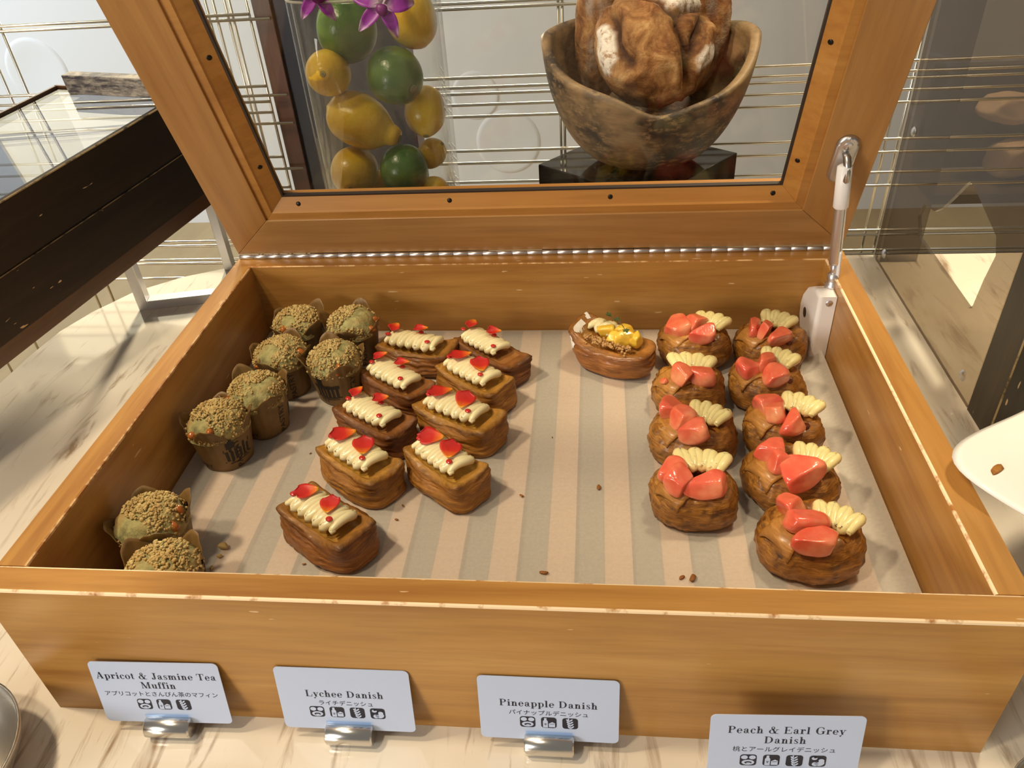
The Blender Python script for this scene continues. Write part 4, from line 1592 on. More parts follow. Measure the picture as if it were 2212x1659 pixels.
        G.stem(0.07, -0.20, XH).arc(0.27, 0.225, 0.21, 0.245, -130, 130, 0.12).serif(0, 0.14, XH - 0.017).serif(0, 0.26, -0.19); w = 0.51
    elif ch == 'r':
        G.stem(0.07, 0, XH).arc(0.29, 0.30, 0.12, 0.17, 70, 165, 0.05).dot(0.33, 0.38, 0.062).serif(0, 0.14, XH - 0.017).serif(0, 0.28, 0.017); w = 0.41
    elif ch == 's':
        G.arc(0.18, 0.345, 0.13, 0.125, 40, 235, 0.07).diag(0.24, 0.13, 0.07, 0.32, 0.11).arc(0.18, 0.115, 0.15, 0.125, -140, 45, 0.07).rect(0.05, 0.02, 0.075, 0.16).rect(0.285, 0.32, 0.31, 0.45); w = 0.37
    elif ch == 't':
        G.stem(0.08, 0.08, 0.60, 0.11).rect(0, XH - HL, 0.28, XH).arc(0.19, 0.10, 0.11, 0.11, 180, 330, 0.08); w = 0.31
    elif ch == 'u':
        G.stem(0.06, 0.14, XH, 0.115).arc(0.21, 0.16, 0.15, 0.17, 180, 330, 0.11).stem(0.31, 0, XH, 0.115).serif(0, 0.1, XH - 0.017).serif(0.25, 0.35, XH - 0.017).serif(0.33, 0.48, 0.017); w = 0.51
    elif ch == 'y':
        G.diag(0.19, 0.0, 0.05, XH, 0.12).diag(0.12, -0.2, 0.38, XH, 0.035).dot(0.10, -0.15, 0.055).serif(0, 0.22, XH - 0.017).serif(0.31, 0.48, XH - 0.017); w = 0.47
    elif ch == '&':
        G.arc(0.30, 0.55, 0.13, 0.16, 0, 360, 0.07).arc(0.25, 0.19, 0.23, 0.20, 100, 330, 0.12).diag(0.44, 0.0, 0.18, 0.50, 0.14).quad((0.42, 0.06), (0.46, 0.06), (0.64, 0.40), (0.60, 0.40)).serif(0.5, 0.72, 0.40).serif(0.5, 0.72, 0.017); w = 0.76
    else:
        w = 0.27
    if not g.p:
        return None, w
    return merge(g.p), w


def serif_text(s, size, track=0.045):
    parts, x = [], 0.0
    for ch in s:
        geo, w = glyph(ch)
        if geo:
            parts.append(([Vector((v.x + x, v.y, 0)) for v in geo[0]], geo[1]))
        x += w + track
    x -= track
    v, f = merge(parts)
    return [Vector(((q.x - x / 2) * size, q.y * size, 0)) for q in v], f, x * size


def disc_poly(pts):
    return ([Vector((x, y, 0)) for x, y in pts], [tuple(range(len(pts)))])


def ell(cx, cy, rx, ry, rot=0, n=20):
    c, s = math.cos(rot), math.sin(rot)
    return disc_poly([(cx + rx * math.cos(a) * c - ry * math.sin(a) * s, cy + rx * math.cos(a) * s + ry * math.sin(a) * c) for a in [2 * PI * i / n for i in range(n)]])


def icon_shapes(kind):
    """white shapes and dark details on a unit tile (-0.5..0.5)"""
    w, d = [], []
    if kind == 'egg':
        w += [ell(-0.24, 0.24, 0.20, 0.17), ell(0.24, 0.24, 0.20, 0.17), ell(0, -0.19, 0.38, 0.22)]
        d += [ell(0, -0.20, 0.22, 0.10)]
        w += [ell(0.02, -0.23, 0.13, 0.05)]
    elif kind == 'milk':
        w += [disc_poly([(-0.38, -0.42), (-0.06, -0.42), (-0.06, 0.12), (-0.14, 0.26), (-0.14, 0.42), (-0.30, 0.42), (-0.30, 0.26), (-0.38, 0.12)]),
              disc_poly([(0.0, -0.38), (0.40, -0.38), (0.40, -0.02), (0.22, 0.08), (0.0, -0.06)])]
        d += [disc_poly([(-0.30, -0.10), (-0.14, -0.10), (-0.14, -0.06), (-0.30, -0.06)]), disc_poly([(-0.27, -0.2), (-0.17, -0.2), (-0.17, -0.15), (-0.27, -0.15)]),
              disc_poly([(0.06, -0.12), (0.36, -0.10), (0.36, -0.07), (0.06, -0.09)])]
    elif kind == 'wheat':
        w += [disc_poly([(0.04, -0.46), (0.08, -0.46), (-0.08, 0.40), (-0.11, 0.40)])]
        for k in range(4):
            y = 0.28 - 0.2 * k
            w += [ell(-0.16 + 0.03 * k, y, 0.14, 0.055, -0.9), ell(0.06 + 0.03 * k, y + 0.02, 0.14, 0.055, 0.75)]
        w += [ell(-0.10, 0.38, 0.05, 0.10)]
    else:
        out = []
        for i in range(17):
            a = math.radians(110 - 250 * i / 16)
            out.append((0.08 + 0.32 * math.cos(a), -0.10 + 0.30 * math.sin(a)))
        w += [ell(0.12, -0.14, 0.30, 0.26), ell(-0.12, -0.24, 0.20, 0.17), ell(-0.20, 0.24, 0.17, 0.13)]
        d += [ell(-0.06, 0.02, 0.14, 0.10), ell(-0.16, 0.33, 0.10, 0.06)]
        w += [ell(0.22, 0.08, 0.17, 0.14)]
    return w, d


def up(geo, dz, sx=1.0, sy=1.0, ox=0.0, oy=0.0):
    return [Vector((v.x * sx + ox, v.y * sy + oy, v.z + dz)) for v in geo[0]], geo[1]


CW, CH = 0.0915, 0.0555


def food_sign(x, y, yaw, lines, jp, icons, lab):
    root = thing('food_sign', lab, 'sign', (x, y, 0), (0, 0, yaw), 'food name signs in front of the case')
    tilt = math.radians(11)
    ob = bpy.data.objects
    pts = rounded_plate(CW, CH, 0, 0.0036, 6)
    bm = poly_prism(pts, -0.0004, 0.0)
    card = bm_obj('name_card', bm, 'card_white', root)
    card.rotation_euler = (PI / 2 - tilt, 0, 0)
    card.location = (0, math.sin(tilt) * (CH / 2), 0.0100 + math.cos(tilt) * CH / 2)
    e = 0.00012
    if len(lines) == 1:
        ys, yj, yi, sz = [0.0022], -0.0050, -0.0116, 0.0082
    else:
        ys, yj, yi, sz = [0.0126, 0.0042], -0.0028, -0.0106, 0.0082
    for s, yy in zip(lines, ys):
        v, f, w = serif_text(s, sz)
        mesh_obj('english_lettering', [Vector((q.x, q.y + yy, e)) for q in v], f, 'ink_black', card, smooth=False)
    v, f = text_geo(jp, 0.0048)
    mesh_obj('japanese_lettering', [Vector((q.x, q.y + yj, e)) for q in v], f, 'ink_black', card, smooth=False)
    n = len(icons)
    for k, ic in enumerate(icons):
        cx = (k - (n - 1) / 2) * 0.0140
        S = 0.0102
        tile = (poly_v(rounded_plate(1, 0.94, 0, 0.2, 5)), [tuple(range(24))])
        geo = [up(tile, e, S, S, cx, yi)]
        w, d = icon_shapes(ic)
        n0 = 1
        mi = [0]
        for q in w:
            geo.append(up(q, e * 2.0, S, S, cx, yi))
            mi += [1] * len(q[1])
        for q in d:
            geo.append(up(q, e * 3.0, S, S, cx, yi))
            mi += [0] * len(q[1])
        if ic in ('egg', 'nut'):
            q = w[-1]
            geo.append(up(q, e * 4.0, S, S, cx, yi))
            mi += [1] * len(q[1])
        v, f = merge(geo)
        mesh_obj('allergen_icon', v, f, ['ink_black', 'card_white'], card, smooth=False, mi=mi)
    # chrome rod the card is slotted in
    hl, r = 0.0165, 0.0078
    v, f = [], []
    prof = [(0, -hl), (r - 0.0010, -hl), (r, -hl + 0.0010), (r, hl - 0.0010), (r - 0.0010, hl), (0, hl)]
    o = lathe('chrome_holder', prof, 'chrome', root, 40, loc=(0, -0.0015, r), rot=(0, PI / 2, 0), smooth=False)
    me = o.data
    for p in me.polygons:
        p.use_smooth = abs(p.normal.z) < 0.5
    sl = box('clear_sleeve', -hl + 0.001, -0.0012, 0.0, hl - 0.001, -0.0004, 0.0085, 'clear_sleeve', root)
    sl.rotation_euler = (-tilt, 0, 0)
    sl.location = (0, -0.0004, 0.0100)
    return root


def poly_v(pts):
    # drop the coincident joins of rounded_plate: keep 24 points
    return [Vector((x, y, 0)) for x, y in pts]


food_sign(0.0945, -0.0128, math.radians(1.5), ['Apricot & Jasmine Tea', 'Muffin'], 'アプリコットとさんぴん茶のマフィン', ['egg', 'milk', 'wheat'], 'sign reading Apricot & Jasmine Tea Muffin, leftmost of the cards')
food_sign(0.2245, -0.0115, math.radians(0.5), ['Lychee Danish'], 'ライチデニッシュ', ['egg', 'milk', 'wheat', 'nut'], 'sign reading Lychee Danish with four black icons')
food_sign(0.3610, -0.0118, 0.0, ['Pineapple Danish'], 'パイナップルデニッシュ', ['egg', 'milk', 'wheat'], 'sign reading Pineapple Danish with three black icons')
food_sign(0.5070, -0.0300, math.radians(2.0), ['Peach & Earl Grey', 'Danish'], '桃とアールグレイデニッシュ', ['egg', 'milk', 'wheat', 'nut'], 'sign reading Peach & Earl Grey Danish, standing nearest the camera')

# ------------------------------------------------------------------ wire screens and the post between them
YW = 0.735
HZ = [.328, .322, .241, .229, .221, .207, .192, .146, .129, .102, .084, .020, .013, -.010, -.016, -.041]


def wire_screen(name, lab, x0, x1, xs, z0, z1, ends=None):
    root = thing(name, lab, 'wire screen', ((x0 + x1) / 2, YW, z0))
    cx = (x0 + x1) / 2
    for k, z in enumerate(HZ):
        e = x1 + (0.026 if (ends and k % 5 in (1, 3)) else 0)
        tube('horizontal_wire', [(x0 - cx, 0, z - z0), (e - cx, 0, z - z0)], 0.0019, 'wire_metal', root, 10)
    for x in xs:
        tube('vertical_wire', [(x - cx, 0.0032, 0), (x - cx, 0.0032, z1 - z0)], 0.0019, 'wire_metal', root, 10)
    return root


wire_screen('wire_screen', 'left metal wire screen with a bundle of crossing upright wires', -0.75, -0.040, [-.62, -.55, -.405, -.378, -.115, -.109, -.094, -.084, -.069, -.063, -.041], -0.32, 0.52, True)
wire_screen('wire_screen', 'right metal wire screen running behind the bread bowl', 0.156, 1.45, [.345, .350, .760, .776, 1.05, 1.06], -0.32, 0.52)
o = box('screen_post', -0.037, 0.742, -0.9, -0.013, 0.775, 0.60, 'screen_post', None, 0.001)
tag(o, 'reddish brown wooden post between the two wire screens', 'post')
o = box('black_panel', -0.011, 0.745, -0.9, 0.150, 0.79, 0.60, 'blue_black', None, 0.002)
tag(o, 'glossy blue black upright behind the fruit vase', 'panel')

# ------------------------------------------------------------------ left dark case on its steel stand
def left_case():
    p = Vector((.965, -.262, 0)).normalized()
    d = Vector((.2606, .9622, .0793)).normalized()
    d = (d - p * d.dot(p)).normalized()
    n = p.cross(d)
    m = Matrix((p, d, n)).transposed().to_4x4()
    m = m @ Matrix.Scale(0.90, 4)
    m.translation = Vector((-.1661, .4658, .2409))
    root = thing('dark_display_case', 'dark stained wooden display case with glass top at the upper left', 'display case')
    root.matrix_world = m
    panel('side_board', -0.007, -0.42, -0.066, 0, 0.226, 0, 'dark_wood', root, [(0, None, 0)], wmat='worn_dark_edge', wbev=0.0016)
    panel('side_board', -0.018, -0.42, -0.136, -0.001, 0.226, -0.0695, 'dark_wood', root, [(-0.001, None, -0.0695)], wmat='worn_dark_edge', wbev=0.001)
    box('groove_strip', -0.0068, -0.42, -0.0695, -0.003, 0.226, -0.066, 'riser_black', root)
    box('base_strip', -0.018, -0.42, -0.158, -0.003, 0.226, -0.136, 'strip_brown', root, 0.001)
    box('base_board', -0.236, -0.42, -0.158, -0.0185, 0.226, -0.148, 'black_gloss', root)
    box('glass_top', -0.2335, -0.42, -0.008, -0.0074, 0.2245, -0.003, 'case_glass', root)
    box('edge_rail', -0.2400, -0.42, -0.009, -0.2340, 0.224, 0.0, 'strip_brown', root, 0.0008)
    box('edge_rail', -0.2400, 0.2247, -0.009, -0.0074, 0.2297, 0.0, 'strip_brown', root, 0.0008)
    box('glass_side', -0.2395, -0.42, -0.148, -0.2360, 0.224, -0.0095, 'case_glass', root)
    blk = box('lid_handle', -0.192, 0.204, -0.0028, -0.030, 0.2225, 0.0235, 'silvered_wood', root, 0.0012)
    blk['label'] = 'worn silvered wooden handle block on the glass'
    return root


left_case()


def steel_stand():
    root = thing('steel_stand', 'square tube steel stand on the marble under the dark case', 'stand', (-.215, .575, 0))
    r = 0.0065
    bm = bmesh.new()
    a, b = Vector((0, 0, 0)), Vector((.135, .029, 0))
    ang = math.atan2(b.y, b.x)
    box('upright', -r, -r, 0, r, r * 1.8, 0.088, 'brushed_steel', root, 0.0008, rot=(0, 0, ang))
    box('foot_bar', r + 0.0002, -r, 0, 0.150, r * 1.8, 0.0125, 'brushed_steel', root, 0.0008, rot=(0, 0, ang))
    box('upright', 0.070, 0.105, 0, 0.083, 0.118, 0.115, 'zinc', root, 0.0008)
    return root


steel_stand()

# ------------------------------------------------------------------ fruit vase
riser = box('riser_block', 0.070, 0.500, 0.0, 0.250, 0.642, 0.1300, 'riser_black', None, 0.002)
tag(riser, 'plain black riser block under the clear fruit vase, behind the lid rail', 'riser')
VX, VY, VB, VT = 0.1545, 0.5705, 0.1305, 0.3735
VHX, VHY, VR = 0.0765, 0.0540, 0.016


def squircle(hx, hy, n=3.2, N=96):
    out = []
    for i in range(N):
        a = 2 * PI * i / N
        c, q = math.cos(a), math.sin(a)
        out.append((hx * math.copysign(abs(c) ** (2 / n), c), hy * math.copysign(abs(q) ** (2 / n), q)))
    return out


def vase():
    root = thing('fruit_vase', 'tall clear acrylic vase filled with lemons and limes', 'vase', (VX, VY, VB))
    bm = bmesh.new()

    def ring(hx, hy, r, z):
        return [bm.verts.new((x, y, z)) for x, y in squircle(hx, hy)]
    t = 0.0040
    rings = [ring(VHX, VHY, VR, 0), ring(VHX, VHY, VR, VT - VB - 0.002), ring(VHX - t / 2, VHY - t / 2, VR, VT - VB), ring(VHX - t, VHY - t, VR - t / 2, VT - VB - 0.002), ring(VHX - t, VHY - t, VR - t / 2, 0.006)]
    n = len(rings[0])
    for a, b in zip(rings, rings[1:]):
        for i in range(n):
            bm.faces.new((a[i], a[(i + 1) % n], b[(i + 1) % n], b[i]))
    bm.faces.new(list(reversed(rings[0])))
    bm.faces.new(rings[-1])
    o = bm_obj('acrylic_body', bm, 'vase_acrylic', root, True)
    pts = squircle(VHX - 0.001, VHY - 0.001)
    tube('polished_rim', [(x, y, VT - VB) for x, y in pts + [pts[0]]], 0.0014, 'acrylic_edge', root, 8)


vase()


def citrus(kind, loc, R, axis, lab, length=1.25, nipple=1.0, k=0):
    """fruit of revolution about local z: stem scar at +z, turned so +z looks along axis"""
    prof = []
    N = 34
    for i in range(N + 1):
        t = i / N
        a = PI * t
        z = -math.cos(a) * R * length
        r = R * math.sin(a) ** 0.86
        if kind == 'lemon':
            if t > 0.80:
                q = (t - 0.80) / 0.20
                z += R * 0.18 * nipple * q ** 1.5
                r = max(r, R * (0.42 - 0.08 * q) * min(1.1, nipple ** 0.5) * math.sqrt(max(0, 1 - q ** 5)))
            if t < 0.1:
                q = 1 - t / 0.1
                z -= R * 0.10 * q ** 2
        prof.append((r, z))
    prof[0] = (0, prof[0][1])
    prof[-1] = (0, prof[-1][1] - (0.03 * R))
    verts, faces = [], []
    seg = 40
    for i in range(seg):
        th = 2 * PI * i / seg
        for r, z in prof:
            p = Vector((r * math.cos(th), r * math.sin(th), z))
            p += p * 0.045 * nz(p * (0.9 / R) + Vector((k * 3.3, 0, 0)))
            verts.append(p)
    n = len(prof)
    for i in range(seg):
        j = (i + 1) % seg
        for q in range(n - 1):
            faces.append((i * n + q, j * n + q, j * n + q + 1, i * n + q + 1))
    o = mesh_obj(kind, verts, faces, 'lemon_skin' if kind == 'lemon' else 'lime_skin', None, loc=loc, rot=Vector(axis).to_track_quat('Z', 'Y').to_euler())
    tag(o, lab, kind, 'lemons in the vase' if kind == 'lemon' else 'limes in the vase')
    sz = max(p.z for p in verts)
    s = lathe('stem_scar', [(0, 0.0006), (R * 0.05, 0.0008), (R * 0.09, 0.0002), (R * 0.13, 0.0008), (R * 0.15, -0.001)], 'stem_scar', o, 16, loc=(0, 0, sz - 0.0004))
    return o


citrus('lemon', (0.1085, 0.5520, 0.3000), 0.0235, (0.10, -0.95, 0.20), 'lemon facing forward with its stem end, left under the top lime', 1.08, 0.8, 1)
citrus('lemon', (0.131, 0.5575, 0.2470), 0.0290, (0.90, -0.12, -0.40), 'largest lemon lying sideways across the middle of the vase', 1.26, 2.6, 2)
citrus('lemon', (0.1990, 0.590, 0.2450), 0.0235, (0.05, -0.62, -0.70), 'yellow lemon at the right, half behind the big sideways lemon', 1.15, 0.7, 3)
citrus('lemon', (0.115, 0.558, 0.1890), 0.0270, (0.05, -0.95, -0.30), 'lemon at lower left below the big sideways lemon', 1.06, 0.9, 4)
citrus('lemon', (0.1985, 0.578, 0.3460), 0.0270, (0.2, 0.3, -0.9), 'orange yellow lemon at the top right under the orchid', 1.18, 0.6, 5)
citrus('lemon', (0.1985, 0.598, 0.193), 0.0165, (0.7, -0.2, 0.6), 'small lemon deep at the right behind the lower lime', 1.12, 0.7, 6)
citrus('lemon', (0.2035, 0.560, 0.159), 0.0200, (-0.15, -0.95, 0.2), 'lemon at the bottom right corner of the vase', 1.05, 0.8, 7)
citrus('lemon', (0.1420, 0.592, 0.1570), 0.0195, (-0.8, -0.2, 0.2), 'lemon at the vase bottom cut off by the lid rail', 1.18, 0.7, 8)
citrus('lime', (0.1290, 0.5780, 0.3375), 0.0320, (0.1, -0.4, -0.9), 'large grey green lime at the top of the vase under the orchid', 1.05, 0, 9)
citrus('lime', (0.1790, 0.5535, 0.2935), 0.0290, (0.75, -0.6, -0.3), 'bright green lime right of centre above the sideways lemon', 1.05, 0, 10)
citrus('lime', (0.1735, 0.5560, 0.1905), 0.0270, (0.1, -0.55, -0.85), 'dark green lime low in the vase under the sideways lemon', 1.05, 0, 11)


def orchid(loc, rot, s, lab, seed):
    root = thing('orchid_blossom', lab, 'flower', loc, rot, 'purple orchid blossoms')
    rnd = random.Random(seed)
    for k in range(5):
        a = 2 * PI * k / 5 + PI / 2
        L, Wd = (0.030 * s, 0.019 * s) if k in (1, 4) else (0.028 * s, 0.012 * s)
        V, F, tn = [], [], []
        nu, nv = 10, 6
        for i in range(nu + 1):
            u = i / nu
            w = Wd * math.sin(PI * (0.08 + 0.90 * u)) ** 0.8
            for j in range(nv + 1):
                v = j / nv * 2 - 1
                V.append((L * u, w / 2 * v, 0.006 * s * u * (1 - u) * 2 - 0.008 * s * u * u + 0.0018 * s * v * v + 0.001 * s * math.sin(u * 6 + k)))
                tn.append(min(1, u * 1.02 + 0.12 * abs(v) * u))
        for i in range(nu):
            for j in range(nv):
                q = i * (nv + 1) + j
                F.append((q, q + 1, q + nv + 2, q + nv + 1))
        o = mesh_obj('petal', V, F, 'orchid_petal', root, tone=tn, rot=(0, 0, a))
        solidify(o, 0.0006)
    v, f = chunk_geo(0.013 * s, 0.009 * s, 0.012 * s, seed, 5, 2)
    mesh_obj('lip', v, f, 'orchid_lip', root, loc=(0.001, -0.006 * s, 0.005 * s))


orchid((0.122, 0.5225, 0.3810), (math.radians(68), 0.1, 0.1), 1.0, 'left purple orchid blossom hanging over the vase rim', 5)
orchid((0.186, 0.5120, 0.3700), (math.radians(62), 0.25, 0.25), 1.12, 'right purple orchid blossom drooping in front of the top lemon', 9)

# ------------------------------------------------------------------ bread bowl on its black stand
def pedestal():
    top = 0.180
    pts = [(0.4385 + 0.1147 * math.cos(a), 0.5985 + 0.1147 * math.sin(a)) for a in [math.radians(5 + 90 * k) for k in range(4)]]
    bm = poly_prism(pts, 0, top)
    bmesh.ops.bevel(bm, geom=list(bm.edges), offset=0.0012, segments=2, profile=0.5, affect='EDGES')
    o = bm_obj('display_plinth', bm, 'black_gloss', None)
    tag(o, 'glossy black plinth under the rustic wooden bowl', 'plinth')


pedestal()
BC = Vector((0.4470, 0.5960, 0.1812))


def bowl_rim(th):
    """rim height above the foot: high horns left and right, deep scoop in front"""
    c, s = math.cos(th), math.sin(th)
    left = math.exp(-((th - PI) / 0.42) ** 2)
    front = max(0, -s)
    h = 0.1262 - 0.004 * math.cos(th) - 0.040 * front ** 1.1 + 0.009 * left
    h += 0.004 * math.exp(-(((th - 0.35) + PI) % (2 * PI) - PI) ** 2 / 0.5) + 0.006 * math.sin(3 * th + 1.0) * (1 - 0.3 * front)
    d = (th - math.radians(272) + PI) % (2 * PI) - PI
    h -= 0.013 * math.exp(-(d / 0.30) ** 2)
    return h


def bowl():
    root = thing('wooden_bowl', 'rustic weathered wooden bowl with a wavy scooped rim', 'bowl', BC)
    NU, NV = 160, 26
    V, F = [], []
    RX, RY, HH = 0.1165, 0.1080, 0.175

    def pt(th, t, inset):
        # t 0..1 foot to rim
        hr = bowl_rim(th)
        z = hr * t
        q = min(1, z / HH)
        base = 0.28
        prof = math.sqrt(max(0, 1 - (1 - q) ** 2.3))
        r = base + (1 - base) * prof if z > 0.002 else base * (z / 0.002 * 0.1 + 0.9)
        rx, ry = RX * r - inset, RY * r - inset
        w = 1 + 0.015 * nz(Vector((math.cos(th) * 1.6, math.sin(th) * 1.6, z * 12)))
        return Vector((rx * math.cos(th) * w, ry * math.sin(th) * w, z))
    rings = []
    for k in range(NV + 1):
        rings.append([pt(2 * PI * i / NU, (k / NV) ** 1.5, 0) for i in range(NU)])
    lip = [p.copy() + Vector((0, 0, 0.0025)) for p in [pt(2 * PI * i / NU, 1.0, 0.004) for i in range(NU)]]
    rings.append(lip)
    for k in range(NV, -1, -1):
        rr = [pt(2 * PI * i / NU, max((k / NV) ** 1.5, 0.0), 0.0105) for i in range(NU)]
        rr = [Vector((p.x, p.y, p.z * 0.90 + 0.0095)) if k < NV else Vector((p.x, p.y, p.z - 0.0005)) for p in rr]
        rings.append(rr)
    for r in rings:
        V += r
    for k in range(len(rings) - 1):
        for i in range(NU):
            j = (i + 1) % NU
            F.append((k * NU + i, k * NU + j, (k + 1) * NU + j, (k + 1) * NU + i))
    F.append(tuple(reversed(range(NU))))
    F.append(tuple((len(rings) - 1) * NU + i for i in range(NU)))
    mesh_obj('bowl_body', V, F, 'old_bowl_wood', root)


bowl()


def loaf(name, loc, r, rot, lab, seed, scores=True):
    """country loaf: squashed ball; crust swells between flour dusted score marks"""
    vs, fs = ICO[4]
    bm = bmesh.new()
    bv = [bm.verts.new(v) for v in vs]
    for f in fs:
        bm.faces.new([bv[i] for i in f])
    bmesh.ops.subdivide_edges(bm, edges=list(bm.edges), cuts=1, use_grid_fill=True)
    P = [v.co.normalized() for v in bm.verts]
    bm.verts.index_update()
    fs2 = [tuple(v.index for v in f.verts) for f in bm.faces]
    bm.free()
    V, tone, dark = [], [], []
    lines = [[(-.74, .40), (-.70, .1), (-.70, -.15), (-.60, -.42), (-.46, -.55)], [(-.42, .66), (-.22, .60), (.0, .42), (.24, .14)], [(.24, .14), (.48, .30), (.80, .46)],
             [(.24, .14), (.26, -.10), (.38, -.32), (.42, -.75)], [(.80, .30), (.62, -.12), (.46, -.45)]]
    flour = [(-.84, -.14, .13, .40, 0.1), (.26, .56, .50, .27, 0.12), (.80, -.36, .10, .34, -0.75)]

    def seg_d(px, py, a, b):
        ax, ay, bx, by = *a, *b
        t = max(0, min(1, ((px - ax) * (bx - ax) + (py - ay) * (by - ay)) / ((bx - ax) ** 2 + (by - ay) ** 2)))
        dx, dy = px - ax - t * (bx - ax), py - ay - t * (by - ay)
        return math.hypot(dx, dy)
    for p in P:
        q = Vector((p.x * r[0], p.y * r[1], p.z * r[2]))
        d = 0.0050 * fbm(p * 2.2 + Vector((seed, 0, 0)), 4) + 0.0010 * fbm(p * 11, 3)
        tn, dk = 0.0, 0.0
        if scores and p.z > 0.0:
            u = p.x + 0.035 * nz(p * 4)
            w = p.y + 0.035 * nz(p * 4 + Vector((9, 0, 0)))
            cut = min(seg_d(u, w, a, b) for L in lines for a, b in zip(L, L[1:]))
            if cut < 0.10:
                k = 1 - cut / 0.10
                d -= 0.0085 * k ** 1.5
                dk = min(1, 1.25 * k ** 1.2)
            elif cut < 0.26:
                d += 0.0042 * math.sin((cut - 0.10) / 0.16 * PI)
                dk = 0.25 * max(0, nz(p * 7))
            for cx, cy, ra, rb, ro in flour:
                x0, y0 = u - cx, w - cy
                x1 = (x0 * math.cos(ro) + y0 * math.sin(ro)) / ra
                y1 = (-x0 * math.sin(ro) + y0 * math.cos(ro)) / rb
                m = x1 * x1 + y1 * y1
                if m < 1.1 and cut > 0.05:
                    tn = max(tn, min(1, (1.1 - m) * 4))
                    dk *= 0.3
        elif not scores:
            tn = 0.45 * max(0, nz(p * 3 + Vector((seed, 1, 0))) + 0.1)
            dk = 0.5 * max(0, nz(p * 2.4 + Vector((seed, 7, 0))))
        V.append(q + p * d)
        tone.append(tn)
        dark.append(dk)
    o = mesh_obj(name, V, fs2, 'loaf_crust', None, tone=tone, dark=dark, loc=loc, rot=rot)
    return tag(o, lab, 'bread', 'loaves in the wooden bowl')


loaf('round_loaf', (0.4500, 0.5700, 0.3060), (0.0600, 0.0580, 0.0500), (math.radians(50), 0.0, 0.1), 'round scored country loaf with white flour patches at front of bowl', 1)
loaf('long_loaf', (0.3960, 0.6500, 0.3080), (0.0290, 0.0270, 0.0780), (0.05, 0.05, 0.0), 'tall brown loaf standing at the left behind the round loaf', 4, False)
loaf('long_loaf', (0.5040, 0.6480, 0.3050), (0.0340, 0.0280, 0.0660), (0.0, 0.10, 0.5), 'floury loaf at the right behind the round loaf', 7, False)

# ------------------------------------------------------------------ right: smoked acrylic case end, breads behind
def side_case():
    root = thing('smoked_side_case', 'smoked acrylic case end with a cut out, fixed to a dark post at right', 'display case', (0.762, 0.36, 0))
    oy = 0.36
    outer = [(0.004, 0.001), (0.325, 0.001), (0.330, 0.006), (0.330, 0.46), (0.004, 0.46)]
    hole = [(0.575, 0.087), (0.590, 0.106), (0.583, 0.124), (0.552, 0.128), (0.535, 0.140), (0.494, 0.186), (0.482, 0.186), (0.413, 0.165), (0.403, 0.150), (0.410, 0.120), (0.414, 0.090), (0.420, 0.083), (0.5, 0.085)]
    hole = [(y - oy, z) for y, z in hole]
    bm = bmesh.new()
    es = []
    for ring in (outer, hole):
        vs = [bm.verts.new((0, y, z)) for y, z in ring]
        for i in range(len(vs)):
            es.append(bm.edges.new((vs[i], vs[(i + 1) % len(vs)])))
    r = bmesh.ops.triangle_fill(bm, use_beauty=True, use_dissolve=False, edges=es)
    faces = list(bm.faces)
    r = bmesh.ops.extrude_face_region(bm, geom=faces)
    for g_ in r['geom']:
        if isinstance(g_, bmesh.types.BMVert):
            g_.co.x += 0.004
    bm_obj('acrylic_panel', bm, 'smoked_acrylic', root)
    box('polished_edge', -0.0006, 0.3302, 0.001, 0.0044, 0.3335, 0.46, 'acrylic_edge', root)
    panel('corner_post', 0.0, -0.045, 0.0, 0.050, 0.0035, 0.50, 'post_olive', root, [(0, 0.0035, None), (0, -0.045, None)], wmat='worn_dark_edge', wbev=0.0012)
    for y, z in ((0.300, 0.022), (0.030, 0.022), (0.300, 0.18)):
        o = lathe('panel_screw', [(0, 0.0022), (0.0045, 0.0018), (0.0062, 0.0)], 'zinc', root, 18)
        o.location = (-0.0002, y, z)
        o.rotation_euler = (0, -PI / 2, 0)
    box('back_panel', 0.0046, 0.318, 0.001, 0.050, 0.322, 0.46, 'smoked_acrylic', root)


side_case()


def bread_rack():
    root = thing('bread_rack', 'dark wooden rack holding wrapped breads behind the right wire screen', 'rack', (0.86, 0.79, 0))
    box('back_board', -0.014, 0.055, 0.062, 0.40, 0.070, 0.203, 'rack_wood', root, 0.001)
    box('shelf', -0.014, -0.035, 0.046, 0.40, 0.0545, 0.060, 'rack_wood', root, 0.001)
    box('leg', 0.30, 0.056, -0.9, 0.33, 0.070, 0.0455, 'rack_wood', root)
    box('leg', 0.36, -0.030, -0.9, 0.385, -0.010, 0.0455, 'rack_wood', root)


bread_rack()
for (x, y, z, sx, sy, sz, ry, lab) in ((0.935, 0.812, 0.1575, 0.048, 0.028, 0.022, 0.15, 'upper paper wrapped bread lying on the rack at right'), (0.955, 0.797, 0.0960, 0.046, 0.030, 0.029, -0.15, 'lower paper wrapped bread with a pointed end on the rack')):
    v, f = chunk_geo(sx / 0.74, sy / 0.74, sz / 0.8, 77 + int(z * 1000), 4, 4)
    v = [q + q.normalized() * 0.0035 * fbm(q * 60, 3) for q in v]
    o = mesh_obj('wrapped_bread', v, f, 'wrap_bread', None, loc=(x, y, z), rot=(0, ry, 0.2))
    tag(o, lab, 'bread', 'wrapped breads on the rack')

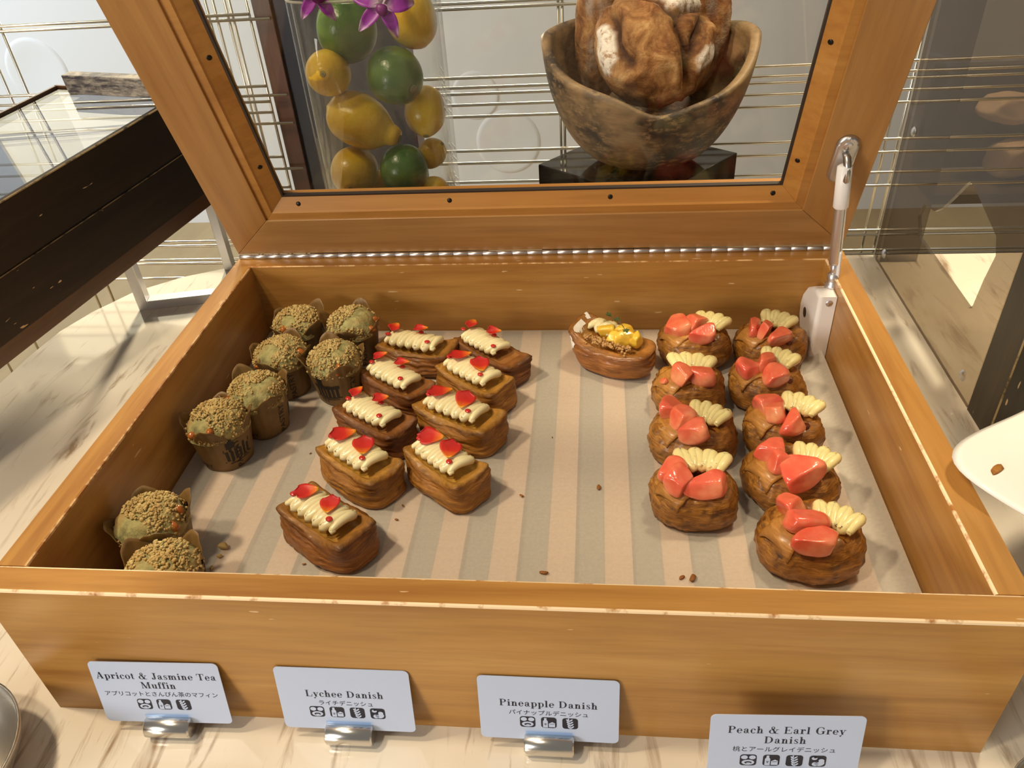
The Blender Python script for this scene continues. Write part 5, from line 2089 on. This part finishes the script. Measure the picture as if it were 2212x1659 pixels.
# ------------------------------------------------------------------ plate at the right, metal bowls at the lower corners
def plate():
    pc = Vector((0.754, 0.098, 0.1340))
    root = thing('white_plate', 'white petal rimmed china plate resting over the right rim of the case', 'plate', pc)
    NU = 120
    prof = [(0.0, 0.006), (0.30, 0.006), (0.50, 0.0065), (0.58, 0.010), (0.63, 0.0115), (0.80, 0.0105), (0.97, 0.0125), (1.0, 0.0110), (0.98, 0.0085), (0.78, 0.0055), (0.60, 0.0050), (0.50, 0.0005), (0.45, 0.0), (0.0, 0.0015)]
    V, F = [], []
    for s, z in prof:
        for i in range(NU):
            th = 2 * PI * i / NU
            c4, s4 = math.cos(th - math.radians(34)), math.sin(th - math.radians(34))
            sq = 1 / ((abs(c4) ** 6 + abs(s4) ** 6) ** (1 / 6))
            k = max(0, s - 0.45) / 0.55
            R = 0.092 + (0.1020 * sq * (1 - 0.045 * (math.cos(4 * (th - math.radians(34))) + 1) / 2) - 0.092) * k
            V.append((R * s * math.cos(th), R * s * math.sin(th), z))
    for k in range(len(prof) - 1):
        for i in range(NU):
            j = (i + 1) % NU
            F.append((k * NU + i, k * NU + j, (k + 1) * NU + j, (k + 1) * NU + i))
    mesh_obj('plate_body', V, F, 'china_white', root)
    v, f = chunk_geo(0.018, 0.006, 0.001, 4321, 4, 2)
    o = mesh_obj('pastry_flake', v, f, 'pastry_gold', None, loc=pc + Vector((-0.102, 0.014, 0.0117)), rot=(0, 0, 0.7))
    tag(o, 'single orange flake of pastry on the white plate', 'crumb')
    st = lathe('plate_stand', [(0, 0), (0.045, 0), (0.045, 0.006), (0.012, 0.012), (0.012, 0.122), (0.040, 0.130), (0.040, 0.1335), (0, 0.1335)], 'riser_black', None, 32, loc=(pc.x, pc.y, 0))
    tag(st, 'dark round stand holding up the white plate', 'stand')


plate()


def metal_bowl(x, y, R, h, lab):
    prof = [(0, 0.0), (R * 0.55, 0.0), (R * 0.80, h * 0.25), (R * 0.96, h * 0.75), (R, h), (R * 1.0, h + 0.0012), (R * 0.97, h + 0.0008), (R * 0.93, h * 0.78), (R * 0.78, h * 0.30), (R * 0.52, 0.0022), (0, 0.0018)]
    o = lathe('metal_bowl', prof, 'steel_dull', None, 56, loc=(x, y, 0))
    tag(o, lab, 'bowl', 'small steel bowls at the photo corners')


metal_bowl(-0.051, -0.064, 0.064, 0.034, 'shallow steel bowl at the lower left corner of the case')
metal_bowl(0.668, -0.050, 0.036, 0.030, 'small steel bowl just visible beyond the right front corner of the case')
